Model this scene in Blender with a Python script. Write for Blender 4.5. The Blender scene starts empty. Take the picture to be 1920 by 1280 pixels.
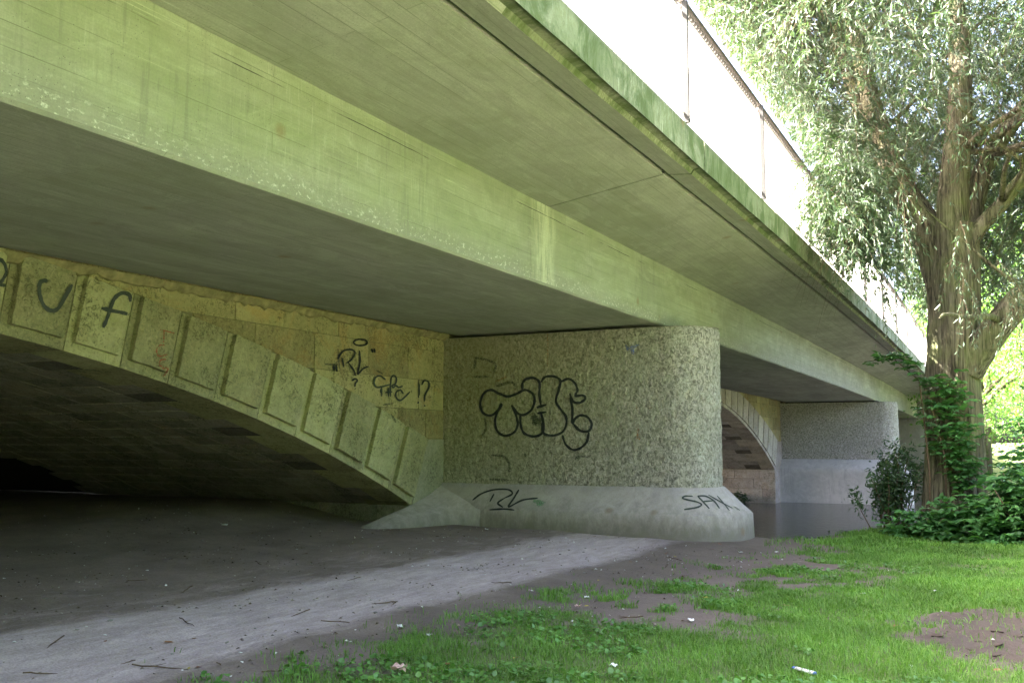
import bpy, math, random
import numpy as np
from mathutils import Vector, Matrix
from mathutils.bvhtree import BVHTree
from mathutils import noise as mnoise
random.seed(7); rng = np.random.default_rng(7)
S = bpy.context.scene
C = S.collection

# ------------------------------------------------------------------ camera
F = 1800.0; VX, VY = 1890.0, 830.0            # focal length in px of the 1920 px photo, vanishing point of the bridge
_Y = np.array([VX-960, 640-VY, F]); _Y /= np.linalg.norm(_Y)
_Z = np.array([0, F, VY-640.]); _Z /= np.linalg.norm(_Z)
_X = np.cross(_Z, _Y); _X = -_X if _X[0] < 0 else _X; _X /= np.linalg.norm(_X)
R3 = np.array([_X, _Y, _Z])                    # camera (right, up, forward) -> world
cam_d = bpy.data.cameras.new('camera'); cam = bpy.data.objects.new('camera', cam_d); C.objects.link(cam)
S.camera = cam
cam_d.sensor_width = 36; cam_d.lens = F/1920*36; cam_d.clip_start = .05; cam_d.clip_end = 2000
M = Matrix.Identity(4)
for i in range(3):
    M[i][0] = R3[i][0]; M[i][1] = R3[i][1]; M[i][2] = -R3[i][2]
cam.matrix_world = M

def ray(u, v): return R3 @ np.array([u-960., 640.-v, F])
def at(u, v, ax, val):
    r = ray(u, v); return r*(val/r[ax])

# ------------------------------------------------------------------ sky, sun, exposure
SUN = Vector((-.66, -.36, .72)).normalized()   # direction towards the sun
w = bpy.data.worlds.new('World'); S.world = w; w.use_nodes = True
nt = w.node_tree; nt.nodes.clear()
sky = nt.nodes.new('ShaderNodeTexSky'); sky.sky_type = 'NISHITA'; sky.sun_disc = False
sky.sun_elevation = math.asin(SUN.z); sky.sun_rotation = math.atan2(SUN.x, SUN.y)
sky.air_density = .6; sky.dust_density = 8.0; sky.ozone_density = .1
bg = nt.nodes.new('ShaderNodeBackground'); bg.inputs[1].default_value = .15
out = nt.nodes.new('ShaderNodeOutputWorld')
nt.links.new(sky.outputs[0], bg.inputs[0]); nt.links.new(bg.outputs[0], out.inputs[0])
sd = bpy.data.lights.new('sun', 'SUN'); sd.energy = 5.0; sd.angle = math.radians(.5); sd.color = (1, .96, .88)
so = bpy.data.objects.new('sun', sd); C.objects.link(so)
so.rotation_euler = SUN.to_track_quat('Z', 'Y').to_euler(); so.location = (-20, -10, 30)
S.view_settings.view_transform = 'Standard'; S.view_settings.look = 'None'
S.view_settings.exposure = 4.0; S.view_settings.gamma = 1
S.view_settings.use_curve_mapping = False
S.render.engine = 'CYCLES'
S.cycles.max_bounces = 10; S.cycles.diffuse_bounces = 6

# ------------------------------------------------------------------ object helpers
def tag(o, label=None, cat=None, group=None, kind=None):
    if label: o['label'] = label
    if cat: o['category'] = cat
    if group: o['group'] = group
    if kind: o['kind'] = kind
    return o
def empty(name, loc, label, cat, group=None, kind=None):
    o = bpy.data.objects.new(name, None); C.objects.link(o); o.location = loc
    o.empty_display_size = .2
    return tag(o, label, cat, group, kind)
def link(name, me, mat, parent=None, loc=None):
    o = bpy.data.objects.new(name, me); C.objects.link(o)
    if mat and not me.materials: me.materials.append(mat)
    if parent is not None:
        o.parent = parent
    if loc is not None: o.location = loc
    return o
def wpos(o):
    p = Vector((0, 0, 0))
    while o is not None:
        p += o.location; o = o.parent
    return p
def from_np(name, V, Fc, mat, parent=None, smooth=False, attrs=None):
    """V (n,3) world coordinates, Fc (m,k) faces of equal size"""
    V = np.asarray(V, dtype=np.float32)
    if parent is not None: V = V - np.array(wpos(parent), dtype=np.float32)
    Fc = np.asarray(Fc, dtype=np.int32)
    me = bpy.data.meshes.new(name); m, k = Fc.shape
    me.vertices.add(len(V)); me.vertices.foreach_set('co', V.ravel())
    me.loops.add(m*k); me.loops.foreach_set('vertex_index', Fc.ravel())
    me.polygons.add(m); me.polygons.foreach_set('loop_start', np.arange(0, m*k, k, dtype=np.int32))
    try: me.polygons.foreach_set('loop_total', np.full(m, k, dtype=np.int32))
    except Exception: pass
    if smooth: me.polygons.foreach_set('use_smooth', np.ones(m, dtype=bool))
    me.update(calc_edges=True)
    if attrs:
        for n, arr in attrs.items():
            a = me.attributes.new(n, 'FLOAT', 'POINT'); a.data.foreach_set('value', np.asarray(arr, dtype=np.float32))
    return link(name, me, mat, parent)
class MB:
    def __init__(s): s.v = []; s.f = []
    def add(s, vs, fs):
        b = len(s.v); s.v += [tuple(p) for p in vs]; s.f += [tuple(i+b for i in f) for f in fs]
    def box(s, a, b):
        x0, y0, z0 = a; x1, y1, z1 = b
        s.add([(x0,y0,z0),(x1,y0,z0),(x1,y1,z0),(x0,y1,z0),(x0,y0,z1),(x1,y0,z1),(x1,y1,z1),(x0,y1,z1)],
              [(0,3,2,1),(4,5,6,7),(0,1,5,4),(1,2,6,5),(2,3,7,6),(3,0,4,7)])
    def prism(s, poly, ax, a, b):
        """poly: 2D points in the other two axes, extruded along axis ax from a to b"""
        n = len(poly)
        def p(q, t):
            q = list(q); q.insert(ax, t); return q
        s.add([p(q, a) for q in poly]+[p(q, b) for q in poly],
              [tuple(range(n)), tuple(range(2*n-1, n-1, -1))]+[(i, i+n, (i+1) % n+n, (i+1) % n) for i in range(n)])
    def tube(s, pts, rad, seg=6, cap=True):
        pts = [Vector(p) for p in pts]; rings = []
        up = Vector((.13, .2, 1)).normalized()
        for i, p in enumerate(pts):
            d = (pts[min(i+1, len(pts)-1)]-pts[max(i-1, 0)]).normalized()
            a = d.cross(up)
            if a.length < .1: a = d.cross(Vector((1, 0, 0)))
            a.normalize(); b = a.cross(d)
            r = rad[i] if hasattr(rad, '__len__') else rad
            rings.append([p+(a*math.cos(t)+b*math.sin(t))*r for t in [k*2*math.pi/seg for k in range(seg)]])
        vs = [q for r in rings for q in r]; fs = []
        for i in range(len(pts)-1):
            for k in range(seg):
                fs.append((i*seg+k, i*seg+(k+1) % seg, (i+1)*seg+(k+1) % seg, (i+1)*seg+k))
        if cap: fs += [tuple(range(seg-1, -1, -1)), tuple(range((len(pts)-1)*seg, len(pts)*seg))]
        s.add(vs, fs)
    def mesh(s, name, off=(0, 0, 0), smooth=False):
        me = bpy.data.meshes.new(name)
        me.from_pydata([(x-off[0], y-off[1], z-off[2]) for x, y, z in s.v], [], s.f)
        me.validate(clean_customdata=False)
        import bmesh
        bm = bmesh.new(); bm.from_mesh(me); bmesh.ops.recalc_face_normals(bm, faces=bm.faces); bm.to_mesh(me); bm.free()
        if smooth: me.polygons.foreach_set('use_smooth', np.ones(len(me.polygons), dtype=bool))
        return me
    def build(s, name, mat, parent=None, smooth=False):
        off = wpos(parent) if parent is not None else (0, 0, 0)
        return link(name, s.mesh(name, off, smooth), mat, parent)
def solo(name, mb, mat, base, label, cat, group=None, kind=None, smooth=False):
    """a one-mesh thing with its origin at its base"""
    o = link(name, mb.mesh(name, base, smooth), mat, None, base)
    return tag(o, label, cat, group, kind)
def nz(x, y, z=0.): return mnoise.noise(Vector((x, y, z)))

# ------------------------------------------------------------------ material helpers
class NM:
    def __init__(s, name, rough=.9, spec=.3):
        s.m = bpy.data.materials.new(name); s.m.use_nodes = True; s.t = s.m.node_tree
        s.b = s.t.nodes['Principled BSDF']; s.b.inputs['Roughness'].default_value = rough
        s.b.inputs['Specular IOR Level'].default_value = spec
        s.geo = s.t.nodes.new('ShaderNodeNewGeometry'); s.pos = s.geo.outputs['Position']
    def n(s, kind, **kw):
        nd = s.t.nodes.new(kind)
        for k, v in kw.items(): setattr(nd, k, v)
        return nd
    def l(s, a, b): s.t.links.new(a, b)
    def set(s, inp, v):
        if hasattr(v, 'links') or hasattr(v, 'is_linked'): s.l(v, inp)
        else:
            if isinstance(v, (tuple, list)) and len(v) == 3 and inp.type == 'RGBA': v = (*v, 1)
            inp.default_value = v
    def map(s, scale, rot=(0, 0, 0), src=None):
        m = s.n('ShaderNodeMapping'); m.inputs['Scale'].default_value = scale; m.inputs['Rotation'].default_value = rot
        s.l(src or s.pos, m.inputs['Vector']); return m.outputs[0]
    def noise(s, scale, vec=None, detail=4, rough=.55, dist=0):
        nd = s.n('ShaderNodeTexNoise'); nd.inputs['Scale'].default_value = scale; nd.inputs['Detail'].default_value = detail
        nd.inputs['Roughness'].default_value = rough; nd.inputs['Distortion'].default_value = dist
        s.l(vec or s.pos, nd.inputs['Vector']); return nd.outputs['Fac']
    def vor(s, scale, vec=None, feature='F1', out='Distance'):
        nd = s.n('ShaderNodeTexVoronoi', feature=feature); nd.inputs['Scale'].default_value = scale
        s.l(vec or s.pos, nd.inputs['Vector']); return nd.outputs[out]
    def ramp(s, fac, lo, hi, a=0., b=1.):
        nd = s.n('ShaderNodeMapRange'); nd.inputs[1].default_value = lo; nd.inputs[2].default_value = hi
        nd.inputs[3].default_value = a; nd.inputs[4].default_value = b; s.l(fac, nd.inputs[0]); return nd.outputs[0]
    def mix(s, fac, a, b, mode='MIX'):
        nd = s.n('ShaderNodeMix', data_type='RGBA', blend_type=mode)
        s.set(nd.inputs[0], fac); s.set(nd.inputs[6], a); s.set(nd.inputs[7], b); return nd.outputs[2]
    def math(s, op, a, b=0.):
        nd = s.n('ShaderNodeMath', operation=op); s.set(nd.inputs[0], a); s.set(nd.inputs[1], b); return nd.outputs[0]
    def xyz(s):
        nd = s.n('ShaderNodeSeparateXYZ'); s.l(s.pos, nd.inputs[0]); return nd.outputs
    def bump(s, h, strength=.5, dist=.01, prev=None):
        nd = s.n('ShaderNodeBump'); nd.inputs['Strength'].default_value = strength; nd.inputs['Distance'].default_value = dist
        s.l(h, nd.inputs['Height'])
        if prev: s.l(prev, nd.inputs['Normal'])
        return nd.outputs[0]
    def done(s, col, normal=None):
        s.set(s.b.inputs['Base Color'], col)
        if normal: s.l(normal, s.b.inputs['Normal'])
        return s.m

def concrete(name, c1, c2, algae_bounce=(.13, .17, .06), alg_bounce=.5, boards='x', drips=.0, kind=''):
    s = NM(name, .92, .2)
    x, y, z = s.xyz()
    dk = lambda f: tuple(v*f for v in c2)
    big = s.noise(.6, s.map((1, .5, 1)), 6, .65, .8)
    med = s.noise(2.3, s.map((1, .6, 1)), 8, .7, 1.4)
    col = s.mix(s.ramp(big, .36, .64), c1, c2)
    col = s.mix(s.ramp(med, .46, .62, 0, .38), col, dk(.72))
    col = s.mix(s.ramp(s.noise(1.5, s.map((1, .5, 1.2)), 8, .72, 2.), .53, .6, 0, .35), col, tuple(min(1, v*1.22) for v in c1))
    lnm = None
    streak = s.noise(1., s.map((34, .8, 34)), 5, .7)
    if boards:
        cb = s.n('ShaderNodeCombineXYZ'); s.l(y, cb.inputs[0]); s.l(x if boards == 'x' else z, cb.inputs[1])
        br = s.n('ShaderNodeTexBrick'); s.l(cb.outputs[0], br.inputs['Vector']); br.offset = .37; br.squash = 1
        br.inputs['Scale'].default_value = 1; br.inputs['Brick Width'].default_value = 2.9; br.inputs['Row Height'].default_value = .155
        br.inputs['Mortar Size'].default_value = .0035; br.inputs['Mortar Smooth'].default_value = .2
        br.inputs['Color1'].default_value = (.72, .72, .72, 1); br.inputs['Color2'].default_value = (1, 1, 1, 1); br.inputs['Mortar'].default_value = (.8, .8, .8, 1)
        col = s.mix(.5, col, s.mix(1., col, br.outputs['Color'], 'MULTIPLY'))
        lnm = s.math('MULTIPLY', br.outputs['Fac'], s.ramp(s.noise(1.1, s.map((3, .7, 3)), 4, .6), .42, .6))
        col = s.mix(s.math('MULTIPLY', lnm, .75), col, dk(.3))
        col = s.mix(s.ramp(streak, .45, .62, 0, .3), col, dk(.6))
        light = s.noise(1., s.map((70, 1.2, 70)), 2, .5)
        col = s.mix(s.math('MULTIPLY', s.ramp(light, .66, .72), s.ramp(s.noise(.8), .5, .65, 0, .6)), col, tuple(min(1, v*1.5) for v in c1))
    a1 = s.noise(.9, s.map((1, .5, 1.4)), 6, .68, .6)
    bounce_fade = s.ramp(y, 13., 36., 1., .0)  # algae green also stands in for grass bounce light, fading along the bridge
    am = s.math('MULTIPLY', s.ramp(a1, .3, .7, .3, 1.0), bounce_fade)
    col = s.mix(s.math('MULTIPLY', am, alg_bounce), col, algae_bounce)
    if drips:
        mask = s.ramp(s.noise(.8, s.map((1, 1, .2)), 4), .4, .62)
        d = s.noise(1., s.map((10, 10, .7)), 6, .75, .3)
        col = s.mix(s.math('MULTIPLY', s.ramp(d, .52, .62, 0, drips), mask), col, dk(.4))
        d2 = s.noise(2.0, s.map((20, 20, 1.6)), 6, .78, .4)
        m2 = s.math('MULTIPLY', s.ramp(d2, .55, .63, 0, drips), s.ramp(s.noise(1.1, s.map((1, 1, .3))), .45, .58))
        col = s.mix(m2, col, (.52, .52, .44))
    if kind == 'fascia':
        d3 = s.noise(1.3, s.map((1.4, 1.4, .8)), 7, .75, .8)
        col = s.mix(s.ramp(d3, .44, .58, 0, .85), col, (.065, .10, .028))
        col = s.mix(s.math('MULTIPLY', s.ramp(s.math('ADD', z, s.math('MULTIPLY', s.noise(9), .12)), 3.6, 3.72), .7), col, (.12, .12, .09))
    if kind == 'beam':
        # scuffed, lime splashed band along the lower arris
        zz = s.math('ADD', z, s.math('MULTIPLY', s.noise(2.2, None, 6, .7), -.35))
        band = s.ramp(zz, 2.12, 1.86)
        col = s.mix(s.math('MULTIPLY', band, .55), col, (.24, .235, .205))
        sp = s.ramp(s.noise(26, s.map((1, .6, 1)), 4, .7), .56, .64)
        col = s.mix(s.math('MULTIPLY', sp, s.math('MULTIPLY', band, .7)), col, (.66, .66, .58))
        # lime run at the joint over the near pier
        run = s.math('MULTIPLY', s.ramp(s.math('ABSOLUTE', s.math('SUBTRACT', s.math('ADD', y, s.math('MULTIPLY', s.noise(3., s.map((1, 1, .5)), 5), .5)), 11.15)), .35, .12), s.ramp(s.noise(4, s.map((4, 4, .5)), 5, .7), .38, .55))
        col = s.mix(s.math('MULTIPLY', run, .6), col, (.60, .60, .44))
        ln = s.n('ShaderNodeMath', operation='COMPARE'); s.l(s.math('ADD', z, s.math('MULTIPLY', s.noise(.7), .05)), ln.inputs[0]); ln.inputs[1].default_value = 2.93; ln.inputs[2].default_value = .0045
        col = s.mix(s.math('MULTIPLY', ln.outputs[0], s.ramp(s.noise(.9, s.map((.1, 1, .1))), .47, .55)), col, (.05, .05, .035))
    if kind == 'plinth':
        zz = s.math('ADD', z, s.math('MULTIPLY', s.noise(5, s.map((1.5, 1.5, .7)), 7, .75), -.9))
        col = s.mix(s.ramp(zz, -1.42, -1.9, 0, .75), col, (.12, .11, .075))
        col = s.mix(s.ramp(s.noise(12, s.map((1, 1, .3)), 6, .8), .55, .68, 0, .3), col, dk(.5))
    pits = s.vor(34)
    pm = s.math('MULTIPLY', s.math('LESS_THAN', pits, .13), s.ramp(s.noise(3.1), .46, .56))
    col = s.mix(s.math('MULTIPLY', pm, .7), col, dk(.25))
    rust = s.math('MULTIPLY', s.ramp(s.vor(1.1), .10, .04), .5)
    col = s.mix(rust, col, (.2, .12, .05))
    g = s.noise(60, None, 6, .75)
    col = s.mix(s.ramp(g, .38, .68, 0, .38), col, dk(.55))
    n1 = s.bump(g, .5, .006)
    n1 = s.bump(s.noise(8, s.map((1, .5, 1)), 6, .7), .35, .02, n1)
    if boards: n1 = s.bump(streak, .5, .008, n1); n1 = s.bump(lnm, .6, .005, n1)
    return s.done(col, n1)

MAT = {}
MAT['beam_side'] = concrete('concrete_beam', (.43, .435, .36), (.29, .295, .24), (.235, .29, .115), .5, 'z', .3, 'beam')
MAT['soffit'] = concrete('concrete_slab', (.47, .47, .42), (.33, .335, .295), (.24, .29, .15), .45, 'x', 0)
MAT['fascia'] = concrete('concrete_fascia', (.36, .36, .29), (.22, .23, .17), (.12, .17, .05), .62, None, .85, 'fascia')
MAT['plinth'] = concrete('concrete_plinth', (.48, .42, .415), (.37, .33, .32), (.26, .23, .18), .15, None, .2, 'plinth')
MAT['plinth_skylit'] = concrete('skylit_plinth', (.58, .54, .53), (.48, .45, .44), (.26, .24, .17), .0, None, .3)  # paler copy of the plinth concrete, standing in for open sky light

def m_rough():
    s = NM('exposed_aggregate', .95, .15)
    x, y, z = s.xyz()
    v = s.vor(34, s.map((1, 1, .8)), 'SMOOTH_F1')
    v2 = s.noise(20, s.map((1, 1, .72)), 7, .72, .9)
    big = s.noise(1.1, None, 5, .6)
    col = s.mix(s.ramp(v2, .38, .6), (.15, .14, .12), (.58, .53, .49))
    col = s.mix(s.ramp(big, .35, .7, 0, .4), col, (.26, .26, .19))
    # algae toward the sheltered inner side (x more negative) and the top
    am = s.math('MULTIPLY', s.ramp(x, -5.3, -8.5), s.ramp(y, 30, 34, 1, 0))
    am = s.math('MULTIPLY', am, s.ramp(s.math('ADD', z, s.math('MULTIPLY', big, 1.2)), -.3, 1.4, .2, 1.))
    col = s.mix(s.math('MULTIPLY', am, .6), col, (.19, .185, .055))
    wm = s.math('MULTIPLY', s.ramp(s.noise(2.2), .53, .66), s.ramp(x, -6.2, -4.6))
    sp = s.math('MULTIPLY', s.ramp(s.noise(30), .45, .6), wm)
    col = s.mix(s.math('MULTIPLY', sp, .65), col, (.62, .62, .58))
    dk = s.math('LESS_THAN', s.vor(17), .12)
    col = s.mix(s.math('MULTIPLY', dk, .55), col, (.05, .05, .04))
    n = s.bump(v2, 1., .06); n = s.bump(v, .6, .015, n)
    return s.done(col, n)
MAT['rough'] = m_rough()

def m_stone(name, c1, c2, c3, ochre=.5):
    s = NM(name, .93, .2)
    oi = s.n('ShaderNodeObjectInfo')
    a = s.noise(2.2, None, 6, .65, .4); b = s.noise(7, None, 6, .7, .6)
    col = s.mix(s.ramp(a, .3, .7), c1, c2)
    col = s.mix(s.ramp(b, .48, .72, 0, .55), col, c3)
    col = s.mix(s.math('MULTIPLY', s.ramp(s.noise(1.4, None, 5, .7, 1.), .5, .64), ochre), col, (.40, .22, .07))
    hv = s.n('ShaderNodeHueSaturation'); s.l(col, hv.inputs['Color'])
    s.l(s.ramp(oi.outputs['Random'], 0, 1, .72, 1.2), hv.inputs['Value'])
    s.l(s.ramp(oi.outputs['Random'], 0, 1, .494, .506), hv.inputs['Hue'])
    col = hv.outputs[0]
    f = s.math('ADD', s.noise(19, None, 6, .75, 1.2), s.ramp(s.noise(1.9, None, 4), .4, .62, -.09, .02))
    col = s.mix(s.ramp(f, .5, .6, 0, .75), col, tuple(v*.45 for v in c3))
    col = s.mix(s.ramp(f, .44, .32, 0, .35), col, tuple(min(1, v*1.35) for v in c1))
    sp = s.math('LESS_THAN', s.vor(14), .13)
    col = s.mix(s.math('MULTIPLY', s.math('MULTIPLY', sp, s.ramp(s.noise(2.5), .5, .6)), .6), col, (.04, .04, .03))
    n = s.bump(s.noise(6, None, 8, .78, 1.), .9, .06); n = s.bump(s.noise(40, None, 5, .7), .5, .006, n)
    return s.done(col, n)
MAT['ochre'] = m_stone('ochre_ashlar', (.40, .345, .18), (.32, .295, .155), (.20, .19, .10), .4)
MAT['vous'] = m_stone('mossy_limestone', (.42, .40, .24), (.33, .33, .18), (.19, .20, .11), .08)
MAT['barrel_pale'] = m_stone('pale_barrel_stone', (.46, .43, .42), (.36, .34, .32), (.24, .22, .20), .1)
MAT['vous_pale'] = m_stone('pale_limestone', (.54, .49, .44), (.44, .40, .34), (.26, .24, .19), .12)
MAT['dark_stone'] = m_stone('dark_barrel_stone', (.19, .175, .155), (.13, .12, .10), (.07, .065, .055), .0)  # darker tone for the first barrel stone behind alternate voussoirs
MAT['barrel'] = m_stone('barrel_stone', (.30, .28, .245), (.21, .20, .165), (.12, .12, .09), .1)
MAT['patch'] = m_stone('grey_render', (.36, .35, .27), (.28, .28, .2), (.22, .21, .15), .0)
MAT['pier_stone'] = m_stone('stained_pier_stone', (.44, .39, .36), (.36, .31, .28), (.20, .17, .13), .15)

def m_ground():
    s = NM('ground', .97, .1)
    at_g = s.n('ShaderNodeAttribute', attribute_name='grassy').outputs['Fac']
    at_d = s.n('ShaderNodeAttribute', attribute_name='dusty').outputs['Fac']
    at_m = s.n('ShaderNodeAttribute', attribute_name='muddy').outputs['Fac']
    a = s.noise(1.2, None, 6, .65); b = s.noise(9, None, 6, .7); c = s.noise(60, None, 4, .7)
    dirt = s.mix(s.ramp(a, .3, .7), (.27, .215, .185), (.175, .138, .118))
    dust = s.mix(s.ramp(s.noise(3., s.map((3, .7, 1)), 7, .72), .35, .7), (.55, .455, .45), (.35, .285, .275))
    dm = s.ramp(s.math('ADD', at_d, s.math('MULTIPLY', s.math('SUBTRACT', s.noise(2.2, s.map((1.6, .6, 1)), 8, .75, .6), .5), 1.8)), .2, .85)
    col = s.mix(dm, dirt, dust)
    col = s.mix(s.ramp(c, .45, .75, 0, .5), col, (.05, .04, .035))
    sp = s.math('MULTIPLY', s.math('LESS_THAN', s.vor(26), .13), s.ramp(s.noise(4), .5, .56))
    col = s.mix(s.math('MULTIPLY', sp, .7), col, (.42, .40, .36))
    green = s.mix(s.ramp(b, .3, .7), (.145, .20, .065), (.105, .145, .048))
    col = s.mix(s.ramp(s.math('ADD', at_g, s.math('MULTIPLY', s.math('SUBTRACT', b, .5), .7)), .35, .75), col, green)
    col = s.mix(at_m, col, (.05, .04, .035))
    n = s.bump(s.noise(3.2, None, 6, .7), .5, .05); n = s.bump(b, .6, .03, n); n = s.bump(c, .6, .01, n)
    return s.done(col, n)
MAT['ground'] = m_ground()

def m_leaf(name, c1, c2, trans=.35, rough=.45, spec=.5, hue=.0):
    s = NM(name, rough, spec)
    r = s.geo.outputs['Random Per Island']
    col = s.mix(r, c1, c2)
    r2 = s.ramp(s.noise(1.1), .35, .65, .75, 1.2)
    hv = s.n('ShaderNodeHueSaturation'); s.l(col, hv.inputs['Color']); s.l(r2, hv.inputs['Value']); col = hv.outputs[0]
    s.set(s.b.inputs['Base Color'], col)
    tr = s.n('ShaderNodeBsdfTranslucent')
    tcol = s.mix(1., col, (1.5, 1.7, .7), 'MULTIPLY')
    s.l(tcol, tr.inputs['Color'])
    mx = s.n('ShaderNodeMixShader'); mx.inputs[0].default_value = trans
    s.l(s.b.outputs[0], mx.inputs[1]); s.l(tr.outputs[0], mx.inputs[2])
    s.l(mx.outputs[0], s.t.nodes['Material Output'].inputs['Surface'])
    return s.m
MAT['willow'] = m_leaf('willow_leaf', (.042, .078, .036), (.085, .125, .07), .22, .38, .6)
MAT['elder'] = m_leaf('elder_leaf', (.045, .13, .042), (.085, .21, .06), .3)
MAT['shrub'] = m_leaf('dark_shrub_leaf', (.03, .065, .025), (.05, .10, .035), .2)
MAT['far_leaf'] = m_leaf('far_leaf', (.08, .17, .035), (.13, .24, .05), .35)
MAT['grass'] = m_leaf('grass_blade', (.085, .19, .03), (.16, .28, .06), .35, .5, .3)
MAT['weed'] = m_leaf('clover_leaf', (.06, .16, .03), (.12, .25, .06), .3)

def m_bark():
    s = NM('willow_bark', .95, .15)
    v = s.noise(1., s.map((17, 17, 1.3)), 6, .68, .9)
    g = s.noise(2., None, 4)
    col = s.mix(s.ramp(v, .38, .62), (.03, .025, .018), (.19, .17, .115))
    col = s.mix(s.ramp(g, .45, .7, 0, .5), col, (.16, .19, .07))
    n = s.bump(v, 1., .05); n = s.bump(s.noise(60, None, 4), .4, .01, n)
    return s.done(col, n)
MAT['bark'] = m_bark()
def plain(name, col, rough=.8, spec=.3, var=.25, sc=12, metal=0):
    s = NM(name, rough, spec); s.b.inputs['Metallic'].default_value = metal
    c = s.mix(s.ramp(s.noise(sc), .3, .7), col, tuple(v*(1-var) for v in col))
    return s.done(c, s.bump(s.noise(sc*5), .3, .003))
MAT['paint_white'] = plain('white_rail_paint', (.80, .77, .76), .5, .4, .12, 6)
MAT['frieze'] = plain('weathered_rings', (.075, .065, .06), .7, .2, .3, 20)
MAT['handrail'] = plain('rusty_handrail', (.06, .045, .035), .6, .3, .4, 20)
MAT['post'] = plain('grey_rail_post', (.035, .033, .032), .6, .3, .3, 20)
MAT['mortar'] = plain('mortar', (.30, .26, .14), .95, .1, .5, 9)
MAT['joint'] = plain('joint_mortar', (.20, .185, .11), .95, .1, .4, 9)
MAT['dark'] = plain('dark_gap', (.03, .03, .03), .95, .1)
MAT['soil'] = plain('clod_soil', (.09, .07, .06), .97, .1, .4, 20)
MAT['twig'] = plain('dry_twig', (.13, .09, .06), .9, .1, .4, 20)
MAT['dead_leaf'] = plain('dead_leaf', (.26, .13, .07), .8, .2, .4, 30)
MAT['yellow_leaf'] = plain('yellow_leaf', (.40, .34, .06), .7, .2, .3, 30)
MAT['paper'] = plain('paper_scrap', (.75, .74, .72), .8, .2, .15, 30)
MAT['blue'] = plain('blue_print', (.08, .12, .55), .5, .4, .1, 30)
MAT['pinkish'] = plain('pink_paper', (.55, .38, .34), .8, .2, .2, 30)
MAT['slab_stone'] = plain('flat_pebble', (.30, .28, .25), .9, .2, .3, 30)
MAT['duckweed'] = plain('duckweed', (.10, .18, .04), .7, .3, .4, 15)

def m_spray(name, col, dens=.5):
    """sprayed paint: covers the proud grains, misses some of the hollows"""
    s = NM(name, .6, .3); s.set(s.b.inputs['Base Color'], col)
    tr = s.n('ShaderNodeBsdfTransparent'); mx = s.n('ShaderNodeMixShader')
    f = s.ramp(s.noise(55, None, 4, .7), dens-.09, dens+.09)
    s.l(f, mx.inputs[0]); s.l(s.b.outputs[0], mx.inputs[2]); s.l(tr.outputs[0], mx.inputs[1])
    s.l(mx.outputs[0], s.t.nodes['Material Output'].inputs['Surface'])
    return s.m
MAT['sp_black'] = m_spray('black_spray', (.018, .021, .024), .24)
MAT['sp_dark'] = m_spray('worn_dark_spray', (.04, .05, .045), .33)
MAT['sp_faint'] = m_spray('faded_spray', (.07, .08, .06), .49)
MAT['sp_red'] = m_spray('red_chalk', (.36, .07, .03), .45)
MAT['sp_blue'] = m_spray('blue_spray', (.14, .18, .48), .52)
MAT['sp_orange'] = m_spray('orange_spray', (.5, .22, .05), .54)
MAT['sp_green'] = m_spray('green_spray', (.12, .36, .16), .52)

def m_water():
    s = NM('river_water', .08, .5)
    s.b.inputs['IOR'].default_value = 1.33
    n1 = s.noise(1., s.map((2.5, 5, 1), (0, 0, .3)), 4, .6)
    n2 = s.noise(7., s.map((1, 2, 1)), 3, .6)
    n = s.bump(n1, .5, .06); n = s.bump(n2, .4, .012, n)
    return s.done((.055, .05, .04), n)
MAT['water'] = m_water()

# ------------------------------------------------------------------ setting: ground, water
def sstep(a, b, t):
    t = np.clip((t-a)/(b-a), 0, 1); return t*t*(3-2*t)
_perm = rng.random((64, 64))
def vnoise(x, y, s):
    """cheap value noise, numpy"""
    x = np.asarray(x)*s+100.3; y = np.asarray(y)*s+57.7
    xi = np.floor(x).astype(int); yi = np.floor(y).astype(int); fx = x-xi; fy = y-yi
    fx = fx*fx*(3-2*fx); fy = fy*fy*(3-2*fy)
    g = lambda a, b: _perm[a % 64, b % 64]
    return (g(xi, yi)*(1-fx)+g(xi+1, yi)*fx)*(1-fy)+(g(xi, yi+1)*(1-fx)+g(xi+1, yi+1)*fx)*fy
def fbm(x, y, s): return (vnoise(x, y, s)*.5+vnoise(x, y, s*2.1)*.28+vnoise(x, y, s*4.3)*.22)
GB_Y = [0, 4.3, 4.83, 5.75, 6.81, 8, 10.7, 11.5, 14.9, 17.5, 20, 22]
GB_X = [-5.3, -5.2, -5.1, -4.7, -4.75, -4.7, -4.0, -3.45, -3.15, -2.9, -2.7, -2.7]
def patch(x, y):
    d = np.hypot((x+.02)/1.05, (y-9.2)/1.45)+(fbm(x, y, 2.3)-.5)*.9
    return 1-sstep(.75, 1.05, d)
def grassy(x, y):
    xb = np.interp(y, GB_Y, GB_X)
    g = sstep(-.2, 1.1, x-xb+(fbm(x, y, 2.4)-.5)*1.9)
    thin = 1.3*np.exp(-((x+2.7)/1.)**2-((y-12.6)/2.0)**2)+.6*np.exp(-((x+2.6)/.9)**2-((y-8.6)/.8)**2)+.8*np.exp(-((x+3.4)/.5)**2-((y-9)/1.2)**2)+.5*np.exp(-((x+1.4)/.9)**2-((y-12.6)/.9)**2)
    g = g*(1-np.clip(thin*1.6*sstep(.35, .6, fbm(x+9, y, 2.6)), 0, 1))
    return g*(1-patch(x, y)*.93)
def bank_y(x): return np.interp(x, [-9, -4.5, -3.6, -3, -2.4, -1.5, 0], [17.2, 16.6, 16.3, 16.9, 18.6, 20.6, 21.8])
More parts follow.
